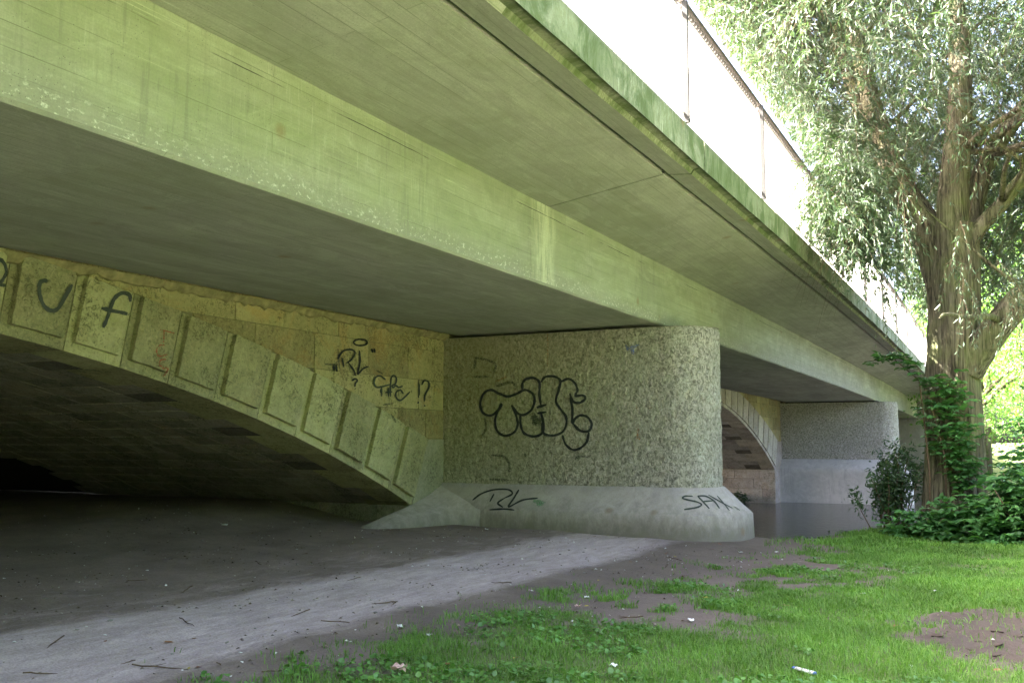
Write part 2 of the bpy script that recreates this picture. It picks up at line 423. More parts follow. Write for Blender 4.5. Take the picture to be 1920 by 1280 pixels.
def ground_z(x, y):
    z = -1.6+.032*np.clip(-x-3, 0, 9)
    z = z+(fbm(x, y, .5)-.5)*.09+(fbm(x, y, 2.1)-.5)*.035
    by = bank_y(x)
    z = z-1.9*sstep(0, 4.2, y-by)
    z = z+.25*sstep(0, 2.5, -x-10.2)*sstep(8, 13, y)*(1-sstep(0, 1, y-by))
    z = z+3.4*sstep(0, 12, y-(64+8*sstep(-4, 3, x)*0))
    z = z+patch(x, y)*(fbm(x, y, 7.)-.45)*.17
    return z
def axis(a0, a1, step, far, n):
    core = np.arange(a0, a1+1e-6, step)
    t = np.linspace(0, 1, n+1)[1:]**2.6
    return np.concatenate([a0-(t*(far))[::-1], core, a1+t*far])
gx = axis(-12.5, 2.5, .085, 600, 26); gy = axis(3.5, 24, .085, 600, 34)
GX, GY = np.meshgrid(gx, gy, indexing='ij'); GZ = ground_z(GX, GY)
nx, ny = GX.shape
idx = np.arange(nx*ny).reshape(nx, ny)
Fq = np.stack([idx[:-1, :-1], idx[1:, :-1], idx[1:, 1:], idx[:-1, 1:]], -1).reshape(-1, 4)
dus = np.exp(-((GX+5.85+.02*(GY-9))/(.62+.02*np.clip(12-GY, 0, 10)))**4)*sstep(17.5, 14.5, GY) if False else \
    (1-sstep(.45, 1.0, np.abs(GX+5.95-.055*np.clip(GY-6, 0, 12))/1.15))*(1-sstep(15, 17.5, GY))
dus = dus+.25*(GX < -6)*(1-sstep(1, 5, -GX-5))
dus = dus+(1-sstep(1.1, 1.6, np.abs(GX-4.9-.35*np.sin(GY*.3))))*(1-sstep(14, 17, GY))  # pale strip out of view, added to bounce neutral light upward
dus = dus*(.75+.5*fbm(GX, GY, 1.1))
mud = sstep(0, 1.6, GY-bank_y(GX)-.2)*(GY < 60)*(GY > 10)
mud = np.maximum(mud, .80*patch(GX, GY)); mud = np.maximum(mud, .42*sstep(-5.2, -4.3, GX+(fbm(GX, GY, 1.5)-.5))*(GX < 2.2))
ground = from_np('ground', np.stack([GX, GY, GZ], -1).reshape(-1, 3), Fq, MAT['ground'], None, True,
                 dict(grassy=(grassy(GX, GY)*(1-(GX > 3)*np.clip(dus, 0, 1))).ravel(), dusty=dus.ravel(), muddy=mud.ravel()))
tag(ground, kind='structure')
WZ = -2.68
b = MB(); b.add([(-90, 18, WZ), (120, 18, WZ), (120, 78, WZ), (-90, 78, WZ)], [(0, 1, 2, 3)])
tag(b.build('river_water', MAT['water']), kind='structure')

# ------------------------------------------------------------------ concrete road bridge
def drop(y): return -.00018*max(0, y-20)**2 if y < 90 else -.88
def dropf(y): return drop(y)-.00022*max(0, y-22)**2
YE = 67.5
bridge = empty('concrete_bridge', (-6, 30, -1.6), 'long grey green concrete road bridge with deep box beam and overhanging deck slab', 'bridge')
def sweep(poly, y0, y1, step, dz, name, mat, parent, wob=0.):
    n = max(1, int(round((y1-y0)/step))); k = len(poly); V = []; Fc = []
    for i in range(n+1):
        y = y0+(y1-y0)*i/n
        for j, (x, z) in enumerate(poly):
            V.append((x+wob*nz(y*.9, j*3.1), y, z+dz(y)+wob*nz(y*1.3, j*2.1, 5)))
    for i in range(n):
        for j in range(k): Fc.append((i*k+j, i*k+(j+1) % k, (i+1)*k+(j+1) % k, (i+1)*k+j))
    Fc += [tuple(range(k-1, -1, -1)), tuple(range(n*k, n*k+k))]
    m = MB(); m.add(V, Fc); return m.build(name, mat, parent)
XB = -5.15
# beam: web face, bottom
bm_poly = [(-9.24, 2.03), (-9.0, 2.0), (XB-.03, 2.0), (XB, 2.025), (XB, 3.045), (-9.24, 3.045)]
beam = sweep(bm_poly, -16, YE, .5, drop, 'box_beam', MAT['beam_side'], bridge, .006)
beam.data.materials.append(MAT['soffit'])
for p in beam.data.polygons:
    if p.normal.z < -.6: p.material_index = 1
joints = [-16, -13.5, -5.3, 2.9, 11.1, 19.3, 27.5, 35.7, 43.9, 52.1, 60.3, YE+.6]
for i in range(len(joints)-1):
    a, c = joints[i]+.018, joints[i+1]-.018
    sweep([(XB-.1, 3.05), (XB-.002, 3.05), (-3.62, 3.28), (-3.62, 3.52), (XB-.1, 3.52)], a, c, .5, drop, 'deck_slab', MAT['soffit'], bridge, .004)
    eb = sweep([(-3.53, 3.265), (-3.26, 3.235), (-3.23, 3.285), (-3.12, 3.30), (-3.09, 3.255), (-3.085, 3.60), (-3.115, 3.655), (-3.45, 3.665), (-3.53, 3.62)],
          a, c-.01, .4, dropf, 'edge_beam', MAT['fascia'], bridge, .009)
    eb.data.materials.append(MAT['soffit'])
    for p in eb.data.polygons:
        if p.normal.z < -.6 and wpos(eb).x+p.center.x < -3.24: p.material_index = 1
    m = MB(); m.box((-5.3, c-.03, 3.20+drop(c)), (-3.63, c+.054, 3.39+drop(c))) if 0 else m.add([(-5.14, c-.03, 3.075+drop(c)), (-3.6, c-.03, 3.31+drop(c)), (-3.6, c+.06, 3.31+drop(c)), (-5.14, c+.06, 3.075+drop(c))], [(0, 1, 2, 3)])
    m.build('joint_filler', MAT['dark'], bridge)
    sweep([(-3.64, 3.34), (-3.51, 3.34), (-3.51, 3.36), (-3.64, 3.36)], a-.02, c+.02, 1., drop, 'gap_shade', MAT['dark'], bridge)  # dark strip set inside the slab gap, standing in for its shade
# core behind the joints and the road deck
sweep([(-29, 3.10), (-9.3, 3.10), (-9.3, 3.06), (-5.3, 3.06), (-5.3, 3.4), (-3.56, 3.4), (-3.56, 3.5), (-29, 3.56)], -16, YE+.6, 2, drop, 'road_deck', MAT['plinth'], bridge)
# weeds rooted in the edge beam joints
# ------------------------------------------------------------------ piers
def pier_outline(y0, y1, xn, xin, seg=28):
    """plan outline: flat faces, round nose towards +x"""
    r = (y1-y0)/2; yc = (y0+y1)/2; cx = xn-r; pts = [(xin, y0)]
    for i in range(seg+1):
        t = -math.pi/2+math.pi*i/seg; pts.append((cx+r*math.cos(t), yc+r*math.sin(t)))
    pts.append((xin, y1)); return pts
def resample(pts, step):
    o = []
    for i in range(len(pts)-1):
        a = np.array(pts[i]); c = np.array(pts[i+1]); n = max(1, int(np.linalg.norm(c-a)/step))
        for k in range(n): o.append(tuple(a+(c-a)*k/n))
    o.append(pts[-1]); return o
def pier(y0, label, dz, fine):
    root = empty('bridge_pier', (-6.5, y0+.7, -1.6), label, 'bridge pier')
    y1 = y0+1.4; xin = -9.42
    out_ = resample(pier_outline(y0, y1, -4.32, xin), .035 if fine else .12)
    n = len(out_)
    # outward normals in plan
    P = np.array(out_); T = np.gradient(P, axis=0); N = np.stack([T[:, 1], -T[:, 0]], 1); N /= np.linalg.norm(N, axis=1)[:, None]
    zs = np.arange(-.74, 1.945+dz, .035 if fine else .12); zs = np.append(zs, 1.95+dz)
    V = []
    for z in zs:
        s_ = P[:, 0]*1.0+P[:, 1]*.9
        for i in range(n):
            d = .02*nz(P[i, 0]*12, P[i, 1]*12, z*10)+.014*nz(P[i, 0]*5, P[i, 1]*5, z*5)
            if z > 1.9+dz: d -= .02
            V.append((P[i, 0]+N[i, 0]*d, P[i, 1]+N[i, 1]*d, z))
    Fc = [(r*n+i, r*n+i+1, (r+1)*n+i+1, (r+1)*n+i) for r in range(len(zs)-1) for i in range(n-1)]
    sh = from_np('pier_shaft', V, Fc, MAT['rough'], root, True)
    m = MB(); m.add([(P[i, 0], P[i, 1], 1.945+dz) for i in range(n)], [tuple(range(n))]); m.build('pier_cap', MAT['plinth'], root)
    # plinth: sloping top then vertical sides
    V = []; prof = [(-.004, -.73), (.03, -.735), (.16, -.86), (.35, -1.045), (.46, -1.135), (.49, -1.17), (.50, -1.35), (.51, -1.7), (.52, -3.6)]
    o2 = resample(pier_outline(y0, y1, -4.32, -10.2 if fine else -9.42), .12); P2 = np.array(o2); n2 = len(o2)
    T = np.gradient(P2, axis=0); N2 = np.stack([T[:, 1], -T[:, 0]], 1); N2 /= np.linalg.norm(N2, axis=1)[:, None]
    for (d, z) in prof:
        for i in range(n2):
            dd = d+.008*nz(P2[i, 0]*2, P2[i, 1]*2, z*3)
            V.append((P2[i, 0]+N2[i, 0]*dd, P2[i, 1]+N2[i, 1]*dd, z+.006*nz(P2[i, 0]*1.5, P2[i, 1]*1.5, 3)))
    Fc = [(r*n2+i, r*n2+i+1, (r+1)*n2+i+1, (r+1)*n2+i) for r in range(len(prof)-1) for i in range(n2-1)]
    pl = from_np('plinth', V, Fc, MAT['plinth' if fine else 'plinth_skylit'], root, True)
    m = MB(); m.box((-9.2, y0+.45, 1.90+dz), (-5.3, y1-.45, 2.01+dz)); m.build('bearing_strip', MAT['dark'], root)
    return root, sh, pl
pier1 = pier(15.4, 'rough grey concrete pier with round nose and black bubble graffiti beside the dirt path', 0, True)
pier2 = pier(45.55, 'distant rough concrete pier with pale plinth standing in the river', drop(46.2), False)
ab = empty('bridge_abutment', (-6, YE+1, -1.6), 'far grey concrete wall under the end of the bridge behind the tree trunk', 'abutment')
m = MB(); m.box((-30, YE-.02, -3.4), (-4.4, YE+3, 1.55)); m.build('abutment_wall', MAT['plinth'], ab)
m = MB(); m.box((-30, YE+.6, 1.56), (-4.0, YE+3, 2.9)); m.build('back_wall', MAT['plinth'], ab)

# ------------------------------------------------------------------ railing
rail = empty('bridge_railing', (-3.3, 20, 3.65), 'long white bar railing with rusty handrail along the deck edge', 'railing')
XR = -3.16
bay0, bay = 10.45, 3.93
bars = 0; me_bar = None
bb = MB(); bb.box((-.022, -.007, 0), (.022, .007, 1.26)); me_bar = bb.mesh('bar')
pb = MB(); pb.box((-.03, -.025, 0), (.03, .025, 1.46)); me_post = pb.mesh('post')
me_bar.materials.append(MAT['paint_white']); me_post.materials.append(MAT['post'])
L0 = wpos(rail)
rest = MB()
for k in range(-3, 15):
    ya, yb = bay0+k*bay, bay0+(k+1)*bay
    if yb > YE+1: break
    o = link('post', me_post, None, rail, Vector((XR+.055, ya, 3.655+dropf(ya)))-L0)
    za, zb = dropf(ya), dropf(yb)
    m = MB(); P_ = [(ya+(yb-ya)*t+(.012 if t == 0 else -.012 if t == 1 else 0)) for t in (0, .5, 1)]
    for q in range(2):
        y_0, y_1 = P_[q], P_[q+1]; z0, z1 = dropf(y_0), dropf(y_1)
        m.add([(XR-.03, y_0, 5.13+z0), (XR+.03, y_0, 5.13+z0), (XR+.03, y_1, 5.13+z1), (XR-.03, y_1, 5.13+z1),
               (XR-.03, y_0, 5.18+z0), (XR+.03, y_0, 5.18+z0), (XR+.03, y_1, 5.18+z1), (XR-.03, y_1, 5.18+z1)],
              [(0,3,2,1),(4,5,6,7),(0,1,5,4),(1,2,6,5),(2,3,7,6),(3,0,4,7)])
    m.build('handrail', MAT['handrail'], rail)
    for zz in (3.77, 4.98):
        m = MB(); m.add([(XR-.018, ya, zz+za), (XR+.018, ya, zz+za), (XR+.018, yb, zz+zb), (XR-.018, yb, zz+zb),
               (XR-.018, ya, zz+.02+za), (XR+.018, ya, zz+.02+za), (XR+.018, yb, zz+.02+zb), (XR-.018, yb, zz+.02+zb)],
              [(0,3,2,1),(4,5,6,7),(0,1,5,4),(1,2,6,5),(2,3,7,6),(3,0,4,7)]); m.build('rail_bar', MAT['paint_white'], rail)
    rings = MB(); nb = 37
    for j in range(1, nb):
        y = ya+(yb-ya)*j/nb; z = 3.70+dropf(y)
        if 0 <= k <= 7 and bars < 290:
            link('baluster', me_bar, None, rail, Vector((XR, y, z))-L0); bars += 1
        else: rest.box((XR-.022, y-.007, z), (XR+.022, y+.007, z+1.26))
        if k < 7:
            rc = Vector((XR, y-.053, 5.065+dropf(y))); K = 8; vs = []; fs = []
            for q in range(K):
                t = q*2*math.pi/K
                for (rr, xx) in ((.05, -.012), (.05, .012), (.034, .012), (.034, -.012)):
                    vs.append((rc.x+xx, rc.y+rr*math.cos(t), rc.z+rr*math.sin(t)))
            for q in range(K):
                for e in range(4):
                    fs.append((q*4+e, q*4+(e+1) % 4, ((q+1) % K)*4+(e+1) % 4, ((q+1) % K)*4+e))
            rings.add(vs, fs)
    if k < 7:
        o = rings.build('ring_frieze', MAT['frieze'], rail)
tag(rest.build('far_balusters', MAT['paint_white'], rail), kind='stuff')

# ------------------------------------------------------------------ old stone arch bridge
XS = -9.36
stone = empty('stone_arch_bridge', (-14, 16, -1.6), 'old ochre stone arch bridge with raised voussoirs behind the concrete bridge', 'bridge')
LS = wpos(stone)
ARCH = [dict(yc=2.527, zc=-27.979, R=29.384, oc=(2.117, -35.061), oR=37.355, ys=14.36),
        dict(yc=31.088, zc=-29.271, R=30.924, oc=(31.088, -36.35), oR=38.89, ys=44.0)]
def ext_z(A, y):
    d = A['oR']**2-(y-A['oc'][0])**2
    return A['oc'][1]+math.sqrt(d) if d > 0 else -99
def outer_r(A, a):
    dx, dz = math.sin(a), math.cos(a); ox, oz = A['yc']-A['oc'][0], A['zc']-A['oc'][1]
    bq = ox*dx+oz*dz; cq = ox*ox+oz*oz-A['oR']**2
    return -bq+math.sqrt(bq*bq-cq)
vous_objs = []
def voussoir(A, a0, a1, seed, fine):
    g = .006/A['R']
    def pt(a, r): return (A['yc']+r*math.sin(a), A['zc']+r*math.cos(a))
    o0, o1 = outer_r(A, a0), outer_r(A, a1); R = A['R']
    m = MB()
    dep = .95 if seed % 2 else .6
    q = [pt(a0+g, R), pt(a1-g, R), pt(a1-g, o1), pt(a0+g, o0)]
    m.prism(q, 0, XS-dep, XS)
    # raised panel
    nu, nv = (11, 13) if fine else (3, 4)
    mu = .088 if fine else .05; mv0, mv1 = .12, .02
    wid = (a1-a0)*R
    def lp(u, v, x, inset=0):
        uu = mu/wid+(1-2*mu/wid)*u; a = a0+(a1-a0)*uu; ro = o0+(o1-o0)*uu
        v0 = mv0/(ro-R); vv = v0+(1-v0-mv1/(ro-R))*v
        y, z = pt(a, R+(ro-R)*vv); return (x, y, z)
    vs = []; fs = []; raise_ = (.085 if fine else .05)*(.85+.3*random.random())
    for j in range(nv+1):
        for i in range(nu+1):
            u, v = i/nu, j/nv; edge = i in (0, nu) or j in (0, nv)
            dx = raise_+(0 if edge else .014+.022*nz(seed*7+u*4, v*5)+.014*nz(seed*7+u*11, v*12))
            if edge: dx += .014*nz(seed*5+u*9, v*9, 2)
            vs.append(lp(u+.025*nz(seed, u*7, v*9), v+.02*nz(seed+40, u*7, v*9), XS+dx))
    idg = lambda i, j: j*(nu+1)+i
    for j in range(nv):
        for i in range(nu): fs.append((idg(i, j), idg(i+1, j), idg(i+1, j+1), idg(i, j+1)))
    ring = [idg(i, 0) for i in range(nu+1)]+[idg(nu, j) for j in range(1, nv+1)]+[idg(i, nv) for i in range(nu-1, -1, -1)]+[idg(0, j) for j in range(nv-1, 0, -1)]
    nb_ = len(vs)
    for k in ring:
        x, y, z = vs[k]; vs.append((XS-.01, y, z))
    L = len(ring)
    for k in range(L): fs.append((ring[k], nb_+k, nb_+(k+1) % L, ring[(k+1) % L]))
    m.add(vs, fs)
    o = m.build('voussoir', MAT['vous' if A is ARCH[0] else 'vous_pale'], stone); vous_objs.append(o); return o
A = ARCH[0]
# joints at the intrados measured for the visible stones, regular beyond
def ang(A, y): return math.asin((y-A['yc'])/A['R'])
js = [14.36, 13.62, 12.82, 12.01, 11.2, 10.38, 9.54, 8.74, 8.0, 7.22, 6.42]
aa = [ang(A, y) for y in js]
while aa[-1] > -ang(A, 14.36)+.02: aa.append(aa[-1]-.0275)
for i in range(len(aa)-1): voussoir(A, aa[i+1], aa[i], i, i < 13)
A2 = ARCH[1]; a_s = ang(A2, 44.0); n2 = 30
for i in range(n2): voussoir(A2, a_s-(i+1)*2*a_s/n2, a_s-i*2*a_s/n2, i, False)
# spandrel courses
def block(A, y0, y1, z0, z1, seed):
    pts = []; N_ = 8
    ys = [y0+.006+(y1-y0-.012)*k/N_ for k in range(N_+1)]
    lo = [(y, max(z0+.005, ext_z(A, y)+.008 if y < A['ys']+.9 and y > 2*A['yc']-A['ys']-.9 else -99)) for y in ys]
    lo = [(y, z) for y, z in lo if z < z1-.03]
    if len(lo) < 2: return
    off = .012*nz(seed*3.3, 1.7)
    if lo[0][0] > ys[0]: lo = [(lo[0][0]-.02, z1-.02)]+lo
    if lo[-1][0] < ys[-1]: lo = lo+[(lo[-1][0]+.02, z1-.02)]
    poly = lo+[(lo[-1][0], z1-.005), (lo[0][0], z1-.005)]
    if max(p[1] for p in lo) >= z1-.01: return
    m = MB(); m.prism(poly, 0, XS-.25, XS+off); m.build('ashlar_block', MAT['ochre'], stone)
courses = [(-.62, 0.08), (.08, .60), (.60, 1.13), (1.13, 1.68), (1.68, 2.12)]
sd_ = 0
jt = {0: [13.6, 14.7, 15.6], 1: [12.6, 13.9, 14.8, 15.6], 2: [10.9, 12.1, 13.35, 14.55, 15.08, 15.6], 3: [8.2, 9.3, 10.3, 11.61, 13.0, 14.2, 15.08, 15.6],
      4: [3.5, 4.6, 5.8, 6.7, 7.5, 8.7, 9.9, 10.9, 12.2, 13.5, 14.6, 15.08, 15.6]}
for ci, (z0, z1) in enumerate(courses):
    for k in range(len(jt[ci])-1):
        sd_ += 1; block(ARCH[0], jt[ci][k], jt[ci][k+1], z0, z1, sd_)
    y = 36.0+.37*ci
    while y < 45.4:
        yn = min(y+random.uniform(.9, 1.35), 45.6); sd_ += 1
        block(ARCH[1], y, yn, z0, z1+(.0 if ci < 4 else 0), sd_); y = yn
# grey rendered end strip between the last voussoir and the pier (both piers)
m = MB(); m.prism([(14.37, -1.07), (14.86, .06), (15.6, .07), (15.6, -1.6), (14.37, -1.6)], 0, XS-.3, XS+.015); m.build('render_patch', MAT['patch'], stone)
m = MB(); m.prism([(44.02, -1.16), (44.5, .05), (45.6, .08), (45.6, -1.6), (44.02, -1.6)], 0, XS-.3, XS+.01); m.build('render_patch', MAT['pier_stone'], stone)
# core wall behind the facing: mortar seen in the joints
def core(A, y0, y1):
    m = MB(); n = 60
    for i in range(n):
        a, b_ = y0+(y1-y0)*i/n, y0+(y1-y0)*(i+1)/n
        def lo(y):
            d = (A['R']+.05)**2-(y-A['yc'])**2
            return A['zc']+math.sqrt(d) if abs(y-A['yc']) < A['ys']-A['yc'] else -1.15
        m.prism([(a, lo(a)), (b_, lo(b_)), (b_, 3.08), (a, 3.08)], 0, XS-.9, XS-.022)
    return m
core(ARCH[0], -9.4, 16.1).build('wall_core', MAT['joint'], stone)
core(ARCH[1], 16.1, 46.2).build('wall_core', MAT['joint'], stone)
core(ARCH[1], 46.2, 76).build('wall_core', MAT['joint'], stone) if False else None
m = MB(); m.box((XS-.9, 46.25, -3.4), (XS-.03, YE-.1, 3.05)); m.build('far_spandrel', MAT['ochre'], stone)
# masonry piers of the old bridge
for (ya, yb, mt, xo) in ((14.36, 18.15, 'plinth', -.02), (43.98, 48.3, 'pier_stone', .0)):
    zt = -1.07 if ya < 20 else -1.17
    # courses of big blocks
    m = MB(); m.box((-28.9, ya+.1, -3.6), (XS-.06, yb-.1, zt-.002)); m.build('pier_core', MAT['joint'], stone)
    zc_ = [-3.4, -2.95, -2.5, -2.05, -1.6, zt-.012]
    for k in range(5):
        x = XS-.0+xo
        while x > -20:
            L_ = random.uniform(.9, 1.3) if (k % 2 or x < XS-.1) else random.uniform(.5, .7)
            mm = MB(); mm.box((x-L_+.012, ya-.05+random.uniform(-.008, .008), zc_[k]+.006), (x, ya+.3, zc_[k+1]-.006))
            mm.build('pier_block', MAT[mt if mt != 'plinth' else 'barrel'], stone); x -= L_
    m = MB(); m.box((XS-.3+xo, ya-.05, -3.4), (XS+xo+.012, yb, zt-.01)); m.build('quoin_strip', MAT['pier_stone' if ya > 20 else 'plinth'], stone)
# barrel stones
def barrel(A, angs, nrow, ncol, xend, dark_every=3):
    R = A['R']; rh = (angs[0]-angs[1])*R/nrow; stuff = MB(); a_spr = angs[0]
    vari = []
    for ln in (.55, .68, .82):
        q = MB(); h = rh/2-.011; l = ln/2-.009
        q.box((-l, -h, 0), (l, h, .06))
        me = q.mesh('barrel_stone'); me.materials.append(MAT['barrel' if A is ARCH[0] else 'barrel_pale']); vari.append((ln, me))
    md = vari[1][1].copy(); md.materials.clear(); md.materials.append(MAT['dark_stone'])
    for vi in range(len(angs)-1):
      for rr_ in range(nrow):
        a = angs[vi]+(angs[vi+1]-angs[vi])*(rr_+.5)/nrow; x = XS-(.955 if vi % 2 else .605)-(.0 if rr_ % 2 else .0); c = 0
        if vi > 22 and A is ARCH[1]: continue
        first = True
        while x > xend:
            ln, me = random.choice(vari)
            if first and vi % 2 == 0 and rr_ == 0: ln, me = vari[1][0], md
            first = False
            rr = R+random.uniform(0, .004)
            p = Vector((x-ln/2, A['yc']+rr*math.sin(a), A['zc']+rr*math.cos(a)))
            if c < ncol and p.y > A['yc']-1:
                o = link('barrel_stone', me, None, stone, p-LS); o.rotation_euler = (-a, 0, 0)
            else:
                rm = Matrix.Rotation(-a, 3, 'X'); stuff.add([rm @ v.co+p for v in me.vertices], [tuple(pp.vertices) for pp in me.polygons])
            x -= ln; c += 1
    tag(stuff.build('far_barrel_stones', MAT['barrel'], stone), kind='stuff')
    # backing shell
    sh = MB(); n = 24; V = []; Fc = []
    for i in range(n+1):
        a = -a_spr+(2*a_spr)*i/n
        for x in (XS-.02, -29.): V.append((x, A['yc']+(R+.03)*math.sin(a), A['zc']+(R+.03)*math.cos(a)))
        for x in (-29., XS-.02): V.append((x, A['yc']+(R+.3)*math.sin(a), A['zc']+(R+.3)*math.cos(a)))
    for i in range(n):
        for j in range(4): Fc.append((i*4+j, i*4+(j+1) % 4, (i+1)*4+(j+1) % 4, (i+1)*4+j))
    sh.add(V, Fc); sh.build('barrel_backing', MAT['dark'], stone)
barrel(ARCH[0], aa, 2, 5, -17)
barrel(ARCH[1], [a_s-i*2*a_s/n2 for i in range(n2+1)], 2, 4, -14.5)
m = MB(); m.box((-29.4, -16, -3.6), (-29., 20, 3.4)); m.box((-29, -16, -3.6), (XS-.95, -9.4, 3.05)); m.build('light_stop_wall', MAT['joint'], stone)  # wall across the far end, added to keep daylight out of the near arch
# ragged mortar squeezed out under the beam
m = MB(); vs = []; fs = []; n = 150
for i in range(n+1):
    y = 3.2+(15.45-3.2)*i/n; t = .5+.5*nz(y*3.1, 4.)+.35*nz(y*9., 7.)
    t += .4*nz(y*21, 2.); dz = .02+.11*max(0, t)
    vs += [(XS-.05, y, 2.02), (XS-.05, y, 1.97-dz), (XS+.02+.03*t, y, 1.985-dz*.8), (XS+.07+.06*max(0, t), y, 2.012)]
for i in range(n):
    for j in range(3): fs.append((i*4+j, i*4+j+1, (i+1)*4+j+1, (i+1)*4+j))
m.add(vs, fs); m.build('mortar_fillet', MAT['mortar'], stone)

# concrete apron wrapping the foot of the stone springer
m = MB(); top = [(-9.40, 15.42, -.72), (-9.36, 14.9, -.93), (-9.34, 14.33, -1.08), (-9.42, 13.7, -1.22), (-9.75, 13.1, -1.46)]
bot = [(-8.25, 14.93, -1.17), (-8.72, 14.72, -1.2), (-8.95, 14.2, -1.27), (-9.1, 13.6, -1.35), (-9.5, 12.9, -1.5)]
gnd = [(x+.02, y-.03, -1.9) for x, y, z in bot]
m.add(top+bot+gnd, [(i, i+1, 5+i+1, 5+i) for i in range(4)]+[(5+i, 6+i, 11+i, 10+i) for i in range(4)])
m.build('plinth_apron', MAT['plinth'], pier1[0], True)
# ------------------------------------------------------------------ graffiti
bpy.context.view_layer.update()
def bvh_of(objs):
    V = []; Fs = []
    for o in objs:
        b0 = len(V); off = wpos(o)
        V += [v.co+off for v in o.data.vertices]; Fs += [tuple(i+b0 for i in p.vertices) for p in o.data.polygons]
    return BVHTree.FromPolygons(V, Fs)
def smooth_pts(pts, closed=False, n=6):
    P = [np.array(p, float) for p in pts]
    if len(P) < 3:
        return [P[0]+(P[1]-P[0])*k/6 for k in range(7)]
    if closed: P = [P[-1]]+P+[P[0], P[1]]
    else: P = [2*P[0]-P[1]]+P+[2*P[-1]-P[-2]]
    o = []
    for i in range(1, len(P)-2):
        for k in range(n):
            t = k/n; a, b_, c, d = P[i-1], P[i], P[i+1], P[i+2]
            o.append(.5*((2*b_)+(-a+c)*t+(2*a-5*b_+4*c-d)*t*t+(-a+3*b_-3*c+d)*t**3))
    o.append(P[-2]); return o
def spray(name, tree, strokes, org, sc, width, mat, parent, label, off=.012, taper=True):
    if name == 'paint_mark' and len(strokes) > 1:
        for q in strokes: spray(name, tree, [q], org, sc, width, mat, parent, label, off, taper)
        return
    """strokes drawn on the wall surface that the photo shows them on"""
    m = MB()
    for st in strokes:
        closed = st[0] == 'c'; pts = st[1:] if closed else st
        sp = smooth_pts(pts, closed); n = len(sp); rows = []
        for i, p in enumerate(sp):
            d = sp[min(i+1, n-1)]-sp[max(i-1, 0)]; d = d/(np.linalg.norm(d)+1e-9); nn = np.array([-d[1], d[0]])
            wv = width*1.3*(.85+.3*nz(i*.37, pts[0][0]*.1))*(1 if not taper else min(1, .55+min(i, n-1-i)*.25))
            row = []
            for k in (-1, -.33, .33, 1):
                q = (p+nn*wv*.5*k)/sc+np.array(org); r = Vector(ray(*q)).normalized()
                h = tree.ray_cast(Vector((0, 0, 0)), r)
                if h[0] is None: row = None; break
                nrm = h[1] if h[1].dot(r) < 0 else -h[1]
                row.append(h[0]+nrm*off)
            rows.append(row)
        for i in range(n-1):
            if rows[i] and rows[i+1] and (rows[i][0]-rows[i+1][0]).length < .4:
                a, b_ = rows[i], rows[i+1]
                m.add(a+b_, [(j, j+1, j+5, j+4) for j in range(3)])
    if not m.v: return None
    o = m.build(name, mat, parent); o['label'] = label; return o
tp = bvh_of([pier1[1]]); tq = bvh_of([pier1[2]]); tv = bvh_of([o for o in stone.children if o.name.startswith(('voussoir',))])
tw = bvh_of([o for o in stone.children if o.name.startswith(('ashlar_block', 'voussoir', 'wall_core'))])
Z3 = ((800, 580), 2.783)
spray('graffiti', tp, [
    [(392,448),(340,420),(300,438),(281,490),(295,538),(338,553),(375,522),(392,488)],
    [(396,493),(368,540),(358,590),(375,640),(415,658),(458,640),(476,600),(470,560),(455,520),(445,498)],
    [(370,432),(420,453),(470,440),(512,420),(550,435),(564,470),(550,520),(510,550),(475,540),(455,510)],
    [(500,418),(502,385),(522,362),(562,358),(590,382),(589,440),(598,498)],
    [(490,545),(492,600),(510,645),(560,662),(603,645),(612,600),(598,535)],
    [(575,512),(628,495)], [(578,542),(626,535)],
    [(598,380),(620,352),(668,350),(699,372),(690,420),(676,480),(700,520),(728,560),(728,610),(700,645),(650,658),(610,642),(604,590)],
    [(700,378),(740,362),(775,385),(787,420),(778,450),(815,448),(828,465),(800,486),(766,480),(748,436)],
    [(750,460),(762,520),(760,592),(775,570),(805,552),(842,562),(862,600),(845,634),(800,630),(762,592)],
    [(848,640),(836,690),(800,725),(760,730),(725,700),(710,655)]], *Z3, 11.5, MAT['sp_black'], pier1[0], 'black outlined bubble letters sprayed on the rough pier face')
spray('paint_mark', tp, [[(250,250),(300,260),(360,285),(352,330)], [(258,250),(250,310)], [(240,352),(330,350)], [(365,400),(440,380),(465,400)], [(340,760),(400,765),(430,800),(432,850)], [(330,885),(430,890)], [(775,780),(800,765),(840,770)],
    [(305,570),(310,620),(290,660)], [(512,750),(520,765)]], *Z3, 11, MAT['sp_faint'], pier1[0], 'faded grey letter remains around the bubble letters')
spray('paint_mark', tp, [[(545,560),(590,575),(560,590),(600,600)], [(560,540),(570,600)]], *Z3, 22, MAT['sp_faint'], pier1[0], 'dark smudge inside the bubble letters')
spray('paint_mark', tp, [[(1045,210),(1085,195),(1110,180)], [(1070,200),(1080,235)], [(1040,185),(1060,215)]], *Z3, 14, MAT['sp_blue'], pier1[0], 'small faded blue scribble high on the pier')
spray('paint_mark', tp, [[(1108,620),(1100,660),(1112,680)], [(360,375),(420,350)], [(1160,515),(1180,510)], [(1095,500),(1100,530)]], *Z3, 8, MAT['sp_orange'], pier1[0], 'orange spots on the pier')
spray('rust_streak', tp, [[(632,108),(634,200),(632,300)]], *Z3, 5, MAT['sp_orange'], pier1[0], 'thin dark rust streak running down from the pier top', taper=True)
spray('graffiti', tq, [[(240,995),(285,962),(350,941),(425,940),(447,962),(405,985)], [(352,962),(330,1003)], [(405,985),(372,1010),(398,1032)], [(482,940),(455,985),(428,1030),(500,995),(580,984)], [(328,1045),(400,1041),(458,1046)]],
      *Z3, 8, MAT['sp_black'], pier1[0], 'black RL tag on the sloping plinth', off=.006)
ZS = ((1240, 900), 9.6)
